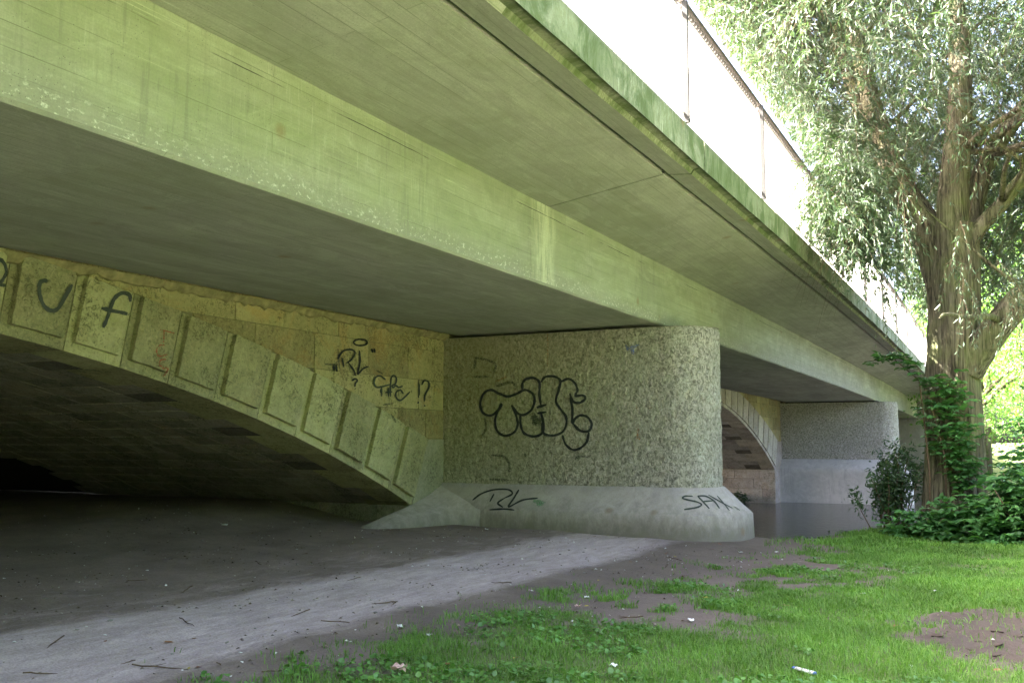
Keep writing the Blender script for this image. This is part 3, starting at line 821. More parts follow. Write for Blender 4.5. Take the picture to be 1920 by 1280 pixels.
spray('graffiti', tq, [[(565,290),(430,288),(385,325),(500,360),(640,392),(722,440),(640,490),(410,530)]], *ZS, 25, MAT['sp_dark'], pier1[0], 'dark letter S on the plinth nose', off=.006)
spray('graffiti', tq, [[(650,285),(760,400),(862,512)], [(650,285),(800,290),(950,380),(1045,510)], [(740,385),(920,372)]], *ZS, 25, MAT['sp_dark'], pier1[0], 'dark letter A on the plinth nose', off=.006)
spray('graffiti', tq, [[(845,265),(1080,400),(1280,505)], [(1000,280),(1130,430),(1225,550)]], *ZS, 18, MAT['sp_dark'], pier1[0], 'dark letter X on the plinth nose', off=.006)
spray('paint_mark', tq, [[(1300,470),(1410,545)]], *ZS, 22, MAT['sp_faint'], pier1[0], 'faded end of the nose lettering', off=.006)
spray('paint_mark', tq, [[(555,1000),(620,1008)], [(575,1015),(610,1018)]], *Z3, 18, MAT['sp_green'], pier1[0], 'small green smear beside the RL tag', off=.006)
Z2 = ((360, 560), 3.2)
def ell(cx, cy, rx, ry): return ['c']+[(cx+rx*math.cos(t*math.pi/4), cy+ry*math.sin(t*math.pi/4)) for t in range(8)]
spray('graffiti', tw, [ell(1005, 262, 41, 19), [(868,362),(900,315),(950,305),(972,325),(950,365),(920,386)], [(893,350),(905,408)], [(930,380),(965,430),(974,462)],
    [(998,310),(1002,380),(988,452),(1020,420),(1056,405)], [(845,398),(848,436)], [(859,398),(864,436)], [(1072,300),(1078,323)], [(1087,299),(1092,323)],
    [(953,492),(972,480),(986,490),(974,508),(972,528)], [(973,536),(975,541)]], *Z2, 9, MAT['sp_black'], stone, 'black quoted RL tag with halo and question mark on the ochre wall', off=.02)
ZC = ((640, 640), 8.727)
LC = 'dark scrawled CR THC with exclamation and question mark beside the pier'
for st_ in ([[(710,625),(620,562),(545,590),(520,680),(580,752),(780,702)], [(790,712),(800,600),(840,555),(885,600),(870,690),(815,722),(832,752),(880,722),(920,750),(990,730)], [(784,690),(788,900)]],
            [[(642,740),(646,900)]], [[(750,755),(756,900)], [(700,835),(820,822)]], [[(1000,855),(950,796),(882,830),(880,910),(940,965),(1010,920),(1110,820)]],
            [[(1255,620),(1260,920)]], [[(1250,980),(1236,1016)]], [[(1300,710),(1340,642),(1410,662),(1415,760),(1355,870),(1345,980)]], [[(1350,1036),(1350,1064)]]):
    spray('graffiti', tw, st_, *ZC, 24, MAT['sp_dark'], stone, LC, off=.02)
spray('paint_mark', tw, [[(1140,636),(1200,628)], [(1188,690),(1218,742)], [(1100,430),(1140,450)], [(790,392),(870,395)], [(870,300),(880,420)]], *Z2, 10, MAT['sp_faint'], stone, 'faded strokes on the ochre wall', off=.02)
Z1 = ((0, 440), 4.0)
spray('graffiti', tv, [[(350,342),(300,352),(288,400),(300,480),(335,545),(385,570),(430,550),(485,460),(535,375)]], *Z1, 27, MAT['sp_dark'], stone, 'dark curved letter c on the second raised voussoir', off=.014)
spray('graffiti', tv, [[(972,502),(962,452),(905,440),(855,475),(825,540),(800,620),(768,695)], [(755,550),(850,574),(965,596)]], *Z1, 26, MAT['sp_dark'], stone, 'dark letter f on a raised voussoir', off=.014)
spray('graffiti', tv, [[(-40,180),(0,190),(30,230),(40,285),(15,335),(-5,372),(45,382)], [(98,160),(102,192)]], *Z1, 24, MAT['sp_dark'], stone, 'dark letter cut by the left frame edge', off=.014)
spray('graffiti', tv, [[(1195,713),(1300,737)], [(1225,720),(1222,808)], [(1232,828),(1188,830),(1168,868),(1188,910),(1252,897)], [(1242,934),(1202,938),(1190,975),(1216,988)], [(1205,1000),(1252,1000),(1238,1040),(1215,1062)]],
      *Z1, 8, MAT['sp_red'], stone, 'small red letters TCS on a raised voussoir', off=.014)

# ------------------------------------------------------------------ foliage generators
def leaf_mesh(name, base, direc, length, width, mat, parent=None, fold=.25, normal_up=None, broad=False):
    """one folded leaf (4 vertices for narrow, 6 for broad) per row"""
    n = len(base); base = np.asarray(base); d = np.asarray(direc); d = d/np.linalg.norm(d, axis=1)[:, None]
    L = np.asarray(length)[:, None]; W = np.asarray(width)[:, None]
    rnd = rng.normal(size=(n, 3)) if normal_up is None else rng.normal(size=(n, 3))*.35+np.array([0, 0, 1.])*1.0
    s = np.cross(d, rnd); s /= np.linalg.norm(s, axis=1)[:, None]+1e-9; up = np.cross(s, d)
    if not broad:
        m = base+d*L*.42; v = np.stack([base, m+s*W*.5+up*W*fold, base+d*L-up*L*.08, m-s*W*.5+up*W*fold], 1)
        V = v.reshape(-1, 3); i0 = np.arange(n)[:, None]*4
        Fc = np.stack([i0+np.array([[0, 2, 1]]), i0+np.array([[0, 3, 2]])], 1).reshape(-1, 3)
    else:
        m1 = base+d*L*.3; m2 = base+d*L*.68
        v = np.stack([base, m1+s*W*.5+up*W*fold, m2+s*W*.4+up*W*fold*.7, base+d*L-up*L*.12, m2-s*W*.4+up*W*fold*.7, m1-s*W*.5+up*W*fold, base+d*L*.5], 1)
        V = v.reshape(-1, 3); i0 = np.arange(n)[:, None]*7
        Fc = np.stack([i0+np.array([[6, a, b_]]) for a, b_ in ((1, 0), (2, 1), (3, 2), (4, 3), (5, 4), (0, 5))], 1).reshape(-1, 3)
    return from_np(name, V, Fc, mat, parent)
def twig_leaves(starts, dirs, lens, per, ll, lw, droop):
    n = len(starts); t = rng.uniform(.08, 1, (n, per)); L = lens[:, None]
    pos = starts[:, None, :]+dirs[:, None, :]*(L*t)[..., None]; pos[..., 2] -= droop[:, None]*L*t*t
    tan = np.repeat(dirs[:, None, :], per, 1).copy(); tan[..., 2] -= 2*droop[:, None]*t
    tan /= np.linalg.norm(tan, axis=2)[..., None]
    side = rng.normal(size=(n, per, 3)); ld = tan*.75+side*.45; ld[..., 2] -= .25
    k = rng.uniform(.6, 1.15, (n*per))
    return pos.reshape(-1, 3), ld.reshape(-1, 3), ll*k, lw*k
def twig_stems(name, starts, dirs, lens, droop, r, mat, parent):
    n = len(starts); ts = np.array([0, .33, .66, 1.]); V = np.zeros((n, 4, 3, 3))
    for j, t in enumerate(ts):
        p = starts+dirs*(lens*t)[:, None]; p[:, 2] -= droop*lens*t*t
        rr = r*(1-.75*t)
        for k in range(3):
            a = k*2*math.pi/3; V[:, j, k] = p+np.array([math.cos(a)*rr, math.sin(a)*rr, 0])
    i0 = (np.arange(n)*12)[:, None, None, None]
    jj = np.arange(3)[None, :, None, None]*3; kk = np.arange(3)[None, None, :, None]; k2 = (kk+1) % 3
    Fc = np.concatenate([i0+jj+kk, i0+jj+k2, i0+jj+3+k2, i0+jj+3+kk], -1).reshape(-1, 4)
    return from_np(name, V.reshape(-1, 3), Fc, mat, parent)

# ------------------------------------------------------------------ the willow
TB = Vector((-.9, 19.3, -1.65))
tree = empty('willow_tree', TB, 'large old willow with furrowed forked trunk and drooping foliage beside the bridge', 'tree')
def limb(name, pts, rad, seg=40, amp=.07, twist=.6, step=.06):
    P = [np.array(p, float) for p in pts]; sm = []; rr = []
    for i in range(len(P)-1):
        a = P[i-1] if i else 2*P[0]-P[1]; b_, c = P[i], P[i+1]; d = P[i+2] if i+2 < len(P) else 2*P[-1]-P[-2]
        n = max(2, int(np.linalg.norm(c-b_)/step))
        for k in range(n):
            t = k/n; sm.append(.5*((2*b_)+(-a+c)*t+(2*a-5*b_+4*c-d)*t*t+(-a+3*b_-3*c+d)*t**3)); rr.append(rad[i]+(rad[i+1]-rad[i])*t)
    sm.append(P[-1]); rr.append(rad[-1]); n = len(sm); V = []; h = 0
    for i in range(n):
        d = Vector(sm[min(i+1, n-1)]-sm[max(i-1, 0)]).normalized()
        a = d.cross(Vector((0, 1, 0.05)));  a.normalize(); b_ = a.cross(d)
        if i: h += np.linalg.norm(sm[i]-sm[i-1])
        for k in range(seg):
            t = k*2*math.pi/seg+twist*h*.18
            c, s_ = math.cos(t), math.sin(t)
            q = Vector((c*4.2, s_*4.2, h*.35)); f = 1-abs(mnoise.noise(q))*2
            q2 = Vector((c*7, s_*7, h*1.1)); f2 = 1-abs(mnoise.noise(q2))*2
            r = rr[i]*(1+amp*1.6*nz(c*1.1+3, s_*1.1, h*.3))+rr[i]*amp*(f*.9+f2*.55)
            V.append(Vector(sm[i])+a*c*r+b_*s_*r)
    Fc = [(i*seg+k, i*seg+(k+1) % seg, (i+1)*seg+(k+1) % seg, (i+1)*seg+k) for i in range(n-1) for k in range(seg)]
    return from_np(name, [tuple(v) for v in V], Fc, MAT['bark'], tree, True)
limb('trunk', [(-.98, 19.35, -2.1), (-.93, 19.3, -1.2), (-.88, 19.3, 0), (-.84, 19.3, 1.2), (-.76, 19.3, 2.2), (-.72, 19.3, 3.1), (-.7, 19.3, 4.0)],
     [.72, .50, .44, .42, .41, .42, .36], 128, .10, .25, .035)
limbs = [
 ([(-.9, 19.35, 2.9), (-1.15, 19.4, 3.9), (-1.55, 19.5, 4.8), (-1.95, 19.7, 6.1), (-2.3, 20, 7.8), (-2.7, 20.3, 9.5)], [.36, .33, .27, .22, .17, .1]),
 ([(-.68, 19.2, 3.0), (-.72, 19.2, 4.2), (-.6, 19.2, 5.3), (-.48, 19.2, 6.4), (-.45, 19.3, 7.5), (-.5, 19.3, 9.2), (-.4, 19.4, 12)], [.36, .30, .26, .23, .2, .17, .08]),
 ([(-.62, 19.4, 3.2), (-.42, 19.5, 4.2), (-.08, 19.6, 5.25), (.6, 19.8, 6.25), (1.8, 20, 7.6), (3.2, 20, 9)], [.28, .21, .18, .16, .13, .06]),
 ([(-.6, 19.2, 3.2), (-.35, 19.2, 3.8), (.1, 19.2, 4.3), (.6, 19.1, 4.85), (1.8, 19, 5.8), (3.5, 19, 7)], [.2, .15, .13, .12, .1, .05]),
 ([(-.62, 19.2, 1.35), (-.3, 19.1, 1.75), (.0, 19.05, 2.15), (.42, 19, 2.6), (1.2, 18.8, 3.1), (2.6, 18.5, 4.0)], [.36, .29, .27, .26, .22, .12]),
 ([(-2.2, 22, 6.0), (-2.55, 21.5, 7.4), (-2.8, 21, 8.6), (-3.2, 20.5, 10.5)], [.22, .2, .18, .1])]
for pts, rd in limbs: limb('limb', pts, [v*.85 for v in rd], 28, .09, .8, .06)
# random boughs carrying the foliage
bm_ = MB(); ends = []
for i in range(46):
    src = limbs[random.choice([0, 0, 1, 1, 1, 2, 3, 4, 5])][0]; k = random.randint(2, len(src)-1); p0 = Vector(src[k])
    az = random.uniform(0, 2*math.pi); d = Vector((math.cos(az), math.sin(az), random.uniform(.0, .9))).normalized()
    L = random.uniform(2, 4.6); pts = [p0]; dd = d.copy()
    for q in range(6):
        dd = (dd+Vector((random.gauss(0, .15), random.gauss(0, .15), random.gauss(-.06, .12)))).normalized(); pts.append(pts[-1]+dd*L/6)
    r0 = random.uniform(.035, .08)
    zt = lambda p: not (p.x < -.8 and p.z < 1.75*(-p.x)+.3)
    if all(zt(p) for p in pts): bm_.tube(pts, [r0*(1-.13*q) for q in range(7)], 7)
    ends += pts[2:]
bm_.build('boughs', MAT['bark'], tree, True)
# leaf clumps in the crown volume
def crown_ok(P):
    x, y, z = P[:, 0], P[:, 1], P[:, 2]
    front = (y < 19.5) & (x > -2.1-.25*(z-4)) & (x < 1.5)
    ok = ~((x < -.7) & (z < -1.72*x+.15))         # clear of the railing and the road
    ok &= ~((x < -3.0) & (z < 5.9))
    ok &= ~(x < -.585*z)
    d = np.sqrt((x+1.)**2+(y-19.3)**2)
    ok &= z > 2.4+.10*d
    ok &= ~((d < 1.0) & (z < 4.9))
    ok &= ~((y < 19.3) & (z < 5.6) & (x > -1.7) & (rng.random(len(x)) < .6))
    ok &= ~(front & (np.sin(x*3.1+z*1.3)+np.sin(y*1.9+z*2.3+1)-.72 > 0))
    return ok
cent = []
while len(cent) < 950:
    p = rng.normal(size=3); p /= np.linalg.norm(p); r = rng.uniform(.35, 1)**.6
    c = np.array([-1.2, 19.6, 8.0])+p*r*np.array([6.6, 6.6, 5.6])
    if c[2] < 2.8: continue
    cent.append(c)
cent += [np.array(e) for e in ends[::2]]
cent += [np.array([-4.2, 16.5, 8.4])+rng.normal(size=3)*np.array([1.3, 1.6, 1.3]) for _ in range(150)]
cent += [np.array([-2.6, 18.2, 5.6])+rng.normal(size=3)*np.array([.5, .9, .7]) for _ in range(50)]
cent = np.array(cent); cent = cent[crown_ok(cent)]
st = []
for c in cent:
    k = rng.integers(14, 30); st.append(c+rng.normal(size=(k, 3))*np.array([.5, .5, .38]))
st = np.concatenate(st); st = st[crown_ok(st)]
low = np.array([-2.35, 18.0, 4.35])+rng.normal(size=(640, 3))*np.array([.26, .8, .52]); low = low[(low[:, 2] > -1.42*low[:, 0]-.1) & (low[:, 0] > -2.95)]
n_low = len(low); st = np.concatenate([st, low])
n = len(st); dr = rng.normal(size=(n, 3)); dr[:, 2] = dr[:, 2]*.4-.1; dr /= np.linalg.norm(dr, axis=1)[:, None]
ln = rng.uniform(.5, 1.15, n); dp = rng.uniform(.4, 1.1, n)
twig_stems('twigs', st, dr, ln, dp, .005, MAT['twig'], tree)
B, D, LL, WW = twig_leaves(st, dr, ln, 30, .135, .029, dp)
k = crown_ok(B+np.array([0, 0, .15])); k[-n_low*30:] = B[-n_low*30:, 2] > -1.22*B[-n_low*30:, 0]; leaf_mesh('foliage', B[k], D[k], LL[k], WW[k], MAT['willow'], tree)
# hanging sprays seen close against the light: a few long branches
def spray_branch(p0, d, L, nt_, per, ll, lw):
    p0 = np.array(p0); d = np.array(d, float); d /= np.linalg.norm(d)
    t = rng.uniform(0, 1, nt_); s0 = p0+d*(L*t)[:, None]; s0[:, 2] -= .5*L*t*t*.5
    dd = d+rng.normal(size=(nt_, 3))*.45; dd /= np.linalg.norm(dd, axis=1)[:, None]
    l_ = rng.uniform(.3, .7, nt_); q = rng.uniform(.5, 1.2, nt_)
    return s0, dd, l_, q, per, ll, lw
SB = [spray_branch(at(1700, -60, 1, 11.5), (-.9, -.3, -.05), 1.4, 26, 16, .10, .016), spray_branch(at(1560, -60, 1, 12), (-.7, .2, -.5), .9, 12, 16, .10, .015),
      spray_branch(at(1690, 330, 1, 14), (.05, 0, -1), .7, 9, 14, .10, .017), spray_branch(at(1800, 400, 1, 15), (0, 0, -1), 1.1, 8, 16, .10, .018),
      spray_branch(at(1530, 330, 1, 17.3), (-.1, 0, -1), .7, 20, 20, .10, .017), spray_branch(at(1600, 380, 1, 18), (-.2, 0, -1), .9, 30, 20, .10, .017),
      spray_branch(at(1640, 430, 1, 18), (.1, 0, -1), 1.2, 30, 20, .10, .017), spray_branch(at(1780, 480, 1, 17.6), (.5, 0, -.9), .8, 14, 16, .10, .018),
      spray_branch(at(1860, 480, 1, 17), (.5, 0, -.5), .9, 30, 20, .10, .018), spray_branch(at(1900, 560, 1, 17), (.2, 0, -.8), .7, 20, 20, .10, .018)]
Bs, Ds, Ls, Ws = [], [], [], []
for s0, dd, l_, q, per, ll, lw in SB:
    a, b_, c, d = twig_leaves(s0, dd, l_, per, ll, lw, q); Bs.append(a); Ds.append(b_); Ls.append(c); Ws.append(d)
    twig_stems('twigs', s0, dd, l_, q, .004, MAT['twig'], tree)
leaf_mesh('hanging_sprays', np.concatenate(Bs), np.concatenate(Ds), np.concatenate(Ls), np.concatenate(Ws), MAT['willow'], tree)

# ------------------------------------------------------------------ background trees on the far bank
def far_tree(x, y, zb, h, r, label, cat='tree', grp='trees on the far bank', leaf=.30, nclump=120, per=55, mat='far_leaf', trunk=True, name='broadleaf_tree'):
    root = empty(name, (x, y, zb), label, cat, grp)
    if trunk:
        m = MB(); m.tube([(x, y, zb-.3), (x+.1, y, zb+h*.3), (x-.1, y+.1, zb+h*.6), (x, y, zb+h*.85)], [r*.09, r*.07, r*.05, r*.02], 9)
        for i in range(5):
            a = random.uniform(0, 6.28); z0 = zb+h*random.uniform(.25, .6)
            m.tube([(x, y, z0), (x+math.cos(a)*r*.4, y+math.sin(a)*r*.4, z0+h*.15), (x+math.cos(a)*r*.7, y+math.sin(a)*r*.7, z0+h*.22)], [r*.035, r*.025, r*.01], 6)
        m.build('trunk', MAT['bark'], root, True)
    p = rng.normal(size=(nclump, 3)); p /= np.linalg.norm(p, axis=1)[:, None]; rr = rng.uniform(.3, 1, nclump)**.5
    c = np.array([x, y, zb+h*.58])+p*rr[:, None]*np.array([r, r, h*.45])
    c[:, 2] = np.maximum(c[:, 2], zb+.1)
    b_ = np.repeat(c, per, 0)+rng.normal(size=(nclump*per, 3))*r*.13
    d = rng.normal(size=b_.shape); d[:, 2] -= .3
    L = rng.uniform(.6, 1.2, len(b_))*leaf
    leaf_mesh('crown', b_, d, L, L*.5, MAT[mat], root)
    return root
far_tree(4.4, 50, -2.4, 9, 4.5, 'bright green broadleaf tree right of the willow trunk', nclump=170, grp=None, leaf=.22)
far_tree(-1.2, 62, -1.6, 8, 4.0, 'pale green tree seen past the bridge end', nclump=120, grp=None, leaf=.25)
far_tree(3.8, 68, -1, 20, 8, 'tall light green tree far behind the willow', nclump=260, grp=None, leaf=.4)
far_tree(-1.5, 90, 0, 17, 7, 'tall tree standing beyond the end of the bridge', nclump=200, grp=None, leaf=.4)

for (px_, py_, hh, rr_) in ((17, -16, 15, 6.5), (20, -5, 17, 7), (19, 7, 16, 6.5), (9, -24, 15, 6.5), (-2, -27, 14, 6)):  # unseen trees, added to block the low sky facing the beam
    far_tree(px_, py_, -1.8, hh, rr_, 'tall unseen tree across the lawn, added to block skylight', nclump=170, grp='unseen trees added across the lawn', leaf=.55)
# ------------------------------------------------------------------ bushes at the tree foot
def compound(centers, nfl, ll, lw, spread):
    """compound leaves: leaflets in pairs along a stalk"""
    n = len(centers); d = rng.normal(size=(n, 3)); d[:, 2] = np.abs(d[:, 2])*.3-.12; d /= np.linalg.norm(d, axis=1)[:, None]
    sd2 = np.cross(d, [0, 0, 1.]); sd2 /= np.linalg.norm(sd2, axis=1)[:, None]+1e-9
    B_, D_, L_ = [], [], []
    sc_ = rng.uniform(.7, 1.15, n)
    for i in range(nfl):
        t = (i//2)/(nfl/2); sg = 1 if i % 2 else -1
        if i == nfl-1: B_.append(centers+d*spread*sc_[:, None]); D_.append(d+[0, 0, -.15])
        else: B_.append(centers+d*(spread*(.25+.7*t))*sc_[:, None]); D_.append(d*.6+sd2*sg+rng.normal(size=(n, 3))*.12+[0, 0, -.2])
        L_.append(sc_*ll*rng.uniform(.85, 1.1, n))
    B_ = np.concatenate(B_); D_ = np.concatenate(D_); L_ = np.concatenate(L_)
    return B_, D_, L_, L_*lw/ll
def bush(name, c, rad, n, label, mat, ll=.16, lw=.085, nfl=5, shell=.5, grp=None, stems=8):
    root = empty(name, (c[0], c[1], c[2]), label, 'bush', grp)
    p = rng.normal(size=(n, 3)); p[:, 2] = np.abs(p[:, 2])*1.0-.15; p /= np.linalg.norm(p, axis=1)[:, None]
    r = rng.uniform(shell, 1.0, n); b0 = p*r[:, None]*np.array(rad)
    lump = 1+.28*np.array([nz(q[0]*2.2+c[0], q[1]*2.2, q[2]*2.2) for q in p])
    cc = np.array(c)+b0*lump[:, None]
    B_, D_, L_, W_ = compound(cc, nfl, ll, lw, ll*1.5)
    leaf_mesh('leaves', B_, D_, L_, W_, mat, root, .18, True, True)
    m = MB()
    for i in range(stems):
        a = random.uniform(0, 6.28); e = Vector(c)+Vector((math.cos(a)*rad[0]*.6, math.sin(a)*rad[1]*.6, rad[2]*random.uniform(.5, .8)))
        b1 = Vector((c[0]+random.gauss(0, .1), c[1]+random.gauss(0, .1), c[2]-.25)); m.tube([b1, (b1+e)/2+Vector((0, 0, .1)), e], [.018, .013, .006], 5)
    m.build('stems', MAT['twig'], root, True)
    return root
bush('elder_bush', (.15, 18.15, -1.6), (.62, .5, 1.55), 400, 'upright leafy bush covering the right side of the willow trunk base', MAT['elder'], .16, .085)
bush('elder_bush', (.3, 17.6, -1.65), (.95, .7, 1.15), 480, 'bright green leafy bush at the right frame edge in front of the willow', MAT['elder'])
bush('elder_bush', (-.5, 17.8, -1.65), (.8, .6, .85), 330, 'low bright green bush hiding the foot of the willow', MAT['elder'])
bush('elder_bush', (.75, 21.2, -1.9), (1.15, 1.0, 3.0), 900, 'taller bush right behind the willow trunk', MAT['elder'])
bush('elder_bush', (-1.35, 18.0, -1.7), (.6, .45, .62), 190, 'small green bush between the dark shrub and the willow', MAT['elder'])
# creeper on the trunk
cr = empty('climbing_elder', (-1.3, 18.6, -1.6), 'leafy green shoots climbing the left side of the willow trunk', 'climbing plant')
pc = []
for i in range(210):
    u = rng.uniform(0, 1); z = -.75+1.95*u
    cx = -1.12+.42*(1-u)+.02; wd = .16+.22*math.sin(u*2.6)
    pc.append((cx+rng.uniform(-1, 1)*wd, 18.55+rng.normal()*.1, z+rng.normal()*.05))
for i in range(34):
    t = i/34; pc.append((-1.3-.75*t+rng.normal()*.05, 18.4+rng.normal()*.08, 1.1+.42*math.sin(t*2.4)+rng.normal()*.05))
B_, D_, L_, W_ = compound(np.array(pc), 5, .15, .085, .17)
leaf_mesh('leaves', B_, D_, L_, W_, MAT['elder'], cr, .15, True, True)
m = MB(); m.tube([(-1.3, 18.5, -1.7), (-1.25, 18.5, -.6), (-1.3, 18.5, .4), (-1.35, 18.45, 1.1), (-1.8, 18.4, 1.55), (-2.25, 18.4, 1.45)], [.02, .018, .014, .01, .008, .004], 6)
m.tube([(-1.0, 18.5, -1.7), (-1.0, 18.5, -.2), (-1.2, 18.5, .8)], [.018, .014, .006], 6); m.build('stems', MAT['twig'], cr, True)
# dark thin-stemmed shrub left of the tree
sh = empty('dark_shrub', (-2.15, 19.2, -1.75), 'thin dark stemmed shrub with sparse narrow leaves at the river edge', 'shrub')
m = MB(); tips = []; tdir = []
for i in range(34):
    a = random.uniform(0, 6.28); lean = random.uniform(.02, .38); h = random.uniform(.8, 1.9)
    b0 = Vector((-1.95+random.gauss(0, .12), 19.2+random.gauss(0, .12), -1.8)); d = Vector((math.cos(a)*lean, math.sin(a)*lean*.7, 1))
    pts = [b0+d*h*t+Vector((random.gauss(0, .02), random.gauss(0, .02), -lean*.35*h*t*t)) for t in (0, .3, .6, .85, 1)]
    m.tube(pts, [.013, .011, .008, .005, .003], 5)
    for t in np.linspace(.42, 1, 11):
        j = min(3, int(t*4)); tips.append(np.array(pts[j]+(pts[j+1]-pts[j])*(t*4-j if t < 1 else 1))); tdir.append(np.array(d))
for s_ in ((-2.9, 19.0, 1.0), (-2.55, 18.9, .5), (-2.0, 19.0, 1.9)): pass
m.build('stems', MAT['twig'], sh, True)
tips = np.array(tips); tdir = np.array(tdir); tips = np.repeat(tips, 8, 0); tdir = np.repeat(tdir, 8, 0)
tips = tips+rng.normal(size=tips.shape)*.07; D_ = tdir*.25+rng.normal(size=tips.shape); D_[:, 2] -= .2
k = rng.uniform(.6, 1.1, len(tips)); leaf_mesh('leaves', tips, D_, .125*k, .042*k, MAT['shrub'], sh)
# small dark bush and duckweed on the far side of the pier at the waterline
bush('dark_shrub', tuple(at(1372, 942, 2, -2.66)+np.array([0, 0, 0])), (1.0, .7, .55), 160, 'small dark bush at the waterline under the far arch', MAT['shrub'], .14, .07)
n = 1500; wx = rng.uniform(-5, -1.6, n); wy = rng.uniform(22, 31, n)+rng.normal(size=n)
kk = fbm(wx, wy, .9) > .5; wx, wy = wx[kk], wy[kk]; n = len(wx)
D_ = rng.normal(size=(n, 3)); D_[:, 2] = .04
o = leaf_mesh('duckweed', np.stack([wx, wy, np.full(n, WZ+.006)], 1), D_, rng.uniform(.05, .14, n), rng.uniform(.05, .12, n), MAT['duckweed'], None, 0, True)
tag(o, 'green floating weed on the water near the bank', 'water weed', kind='stuff')

# ------------------------------------------------------------------ grass
def blades(n_try, xr, yr, hmin, hmax, wid, power=1.):
    x = rng.uniform(*xr, n_try); y = rng.uniform(*yr, n_try)
    g = grassy(x, y)*np.clip(-.15+1.9*fbm(x+3, y+5, 2.4), .04, 1)
    far = sstep(0, 1.2, y-bank_y(x)+.3)
    k = rng.random(n_try) < g**power*(1-far)*.95; x, y = x[k], y[k]; n = len(x)
    z = ground_z(x, y)-.005
    h = rng.uniform(hmin, hmax, n)*(.25+1.4*fbm(x, y, 1.6)); a = rng.uniform(0, 2*np.pi, n); lean = rng.uniform(.15, 1.1, n)
    dx, dy = np.cos(a)*lean*h, np.sin(a)*lean*h; w_ = wid*rng.uniform(.7, 1.3, n); px_, py_ = -np.sin(a+rng.normal(size=n))*w_, np.cos(a)*w_
    P0 = np.stack([x, y, z], 1); s = np.stack([px_, py_, np.zeros(n)], 1); mid = P0+np.stack([dx*.35, dy*.35, h*.6], 1); tip = P0+np.stack([dx, dy, h*np.clip(1-lean*.35, .3, 1)], 1)
    V = np.stack([P0-s, P0+s, mid-s*.75, mid+s*.75, tip], 1).reshape(-1, 3); i0 = np.arange(n)[:, None]*5
    Fc = np.stack([i0+np.array([[0, 1, 3]]), i0+np.array([[0, 3, 2]]), i0+np.array([[2, 3, 4]])], 1).reshape(-1, 3)
    return V, Fc
V1, F1 = blades(170000, (-5.6, 1.2), (4.2, 9), .025, .085, .0025)
V2, F2 = blades(170000, (-4.8, 1.4), (9, 15), .03, .085, .0036)
V3, F3 = blades(90000, (-3.8, 1.6), (15, 22), .04, .10, .0055)
V = np.concatenate([V1, V2, V3]); Fg = np.concatenate([F1, F2+len(V1), F3+len(V1)+len(V2)])
tag(from_np('grass', V, Fg, MAT['grass']), 'bright green lawn grass thinning out towards the dirt under the bridge', 'grass', kind='stuff')
# broad-leaved weeds and clover among the grass
n = 30000; x = rng.uniform(-5.2, 1.2, n); y = rng.uniform(4.4, 14, n)
k = (grassy(x, y) > .35) & (fbm(x+20, y, 1.1)+.22*np.exp(-((x+2.4)/1.2)**2-((y-6.2)/1.2)**2) > .56); x, y = x[k], y[k]; n = len(x)
D_ = rng.normal(size=(n, 3)); D_[:, 2] = np.abs(D_[:, 2])*.35; kk = rng.uniform(.6, 1.3, n)
tag(leaf_mesh('clover', np.stack([x, y, ground_z(x, y)+rng.uniform(.012, .05, n)], 1), D_, .042*kk, .036*kk, MAT['weed'], None, .1, True, True),
    'low round leaved weeds growing among the lawn grass', 'weeds', kind='stuff')

# ------------------------------------------------------------------ litter, twigs, clods
def gz(x, y): return float(ground_z(np.array(x), np.array(y)))
def scrap_mesh(name, size, seed, crumple=.35, mat=None, n=4):
    m = MB(); vs = []; fs = []
    for j in range(n+1):
        for i in range(n+1):
            u, v = i/n-.5, j/n-.5
            vs.append((u*size*(1+.2*nz(seed, v*3)), v*size*.7*(1+.3*nz(u*3, seed)), size*crumple*(.5+nz(u*3+seed*3.1, v*3+seed))))
    for j in range(n):
        for i in range(n): fs.append((j*(n+1)+i, j*(n+1)+i+1, (j+1)*(n+1)+i+1, (j+1)*(n+1)+i))
    m.add(vs, fs); me = m.mesh(name)
    if mat: me.materials.append(mat)
    return me
def place(name, me, x, y, label, cat, grp=None, s=1, dz=0.):
    o = bpy.data.objects.new(name, me); C.objects.link(o); o.location = (x, y, gz(x, y)+dz); o.rotation_euler = (random.uniform(-.2, .2), random.uniform(-.2, .2), random.uniform(0, 6.28)); o.scale = (s, s, s)
    return tag(o, label, cat, grp)
def gp(u, v):
    p = at(u, v, 2, -1.585)
    for _ in range(3): p = at(u, v, 2, gz(p[0], p[1])+.01)
    return p[0], p[1]
paper = [scrap_mesh('paper_scrap', .05, i, .3, MAT['paper']) for i in range(4)]
x, y = gp(750, 1262); place('crumpled_paper', scrap_mesh('crumpled_paper', .11, 3, .5, MAT['pinkish'], 6), x, y, 'crumpled pinkish paper ball at the bottom edge of the lawn left of the weeds', 'litter', dz=.03)
x, y = gp(1045+0, 1240); 
x, y = gp(1083, 1140); place('crumpled_paper', scrap_mesh('crumpled_paper', .08, 5, .4, MAT['pinkish'], 5), x, y, 'torn pale wrapper standing at the left tip of the upper grass edge', 'litter', dz=.02)
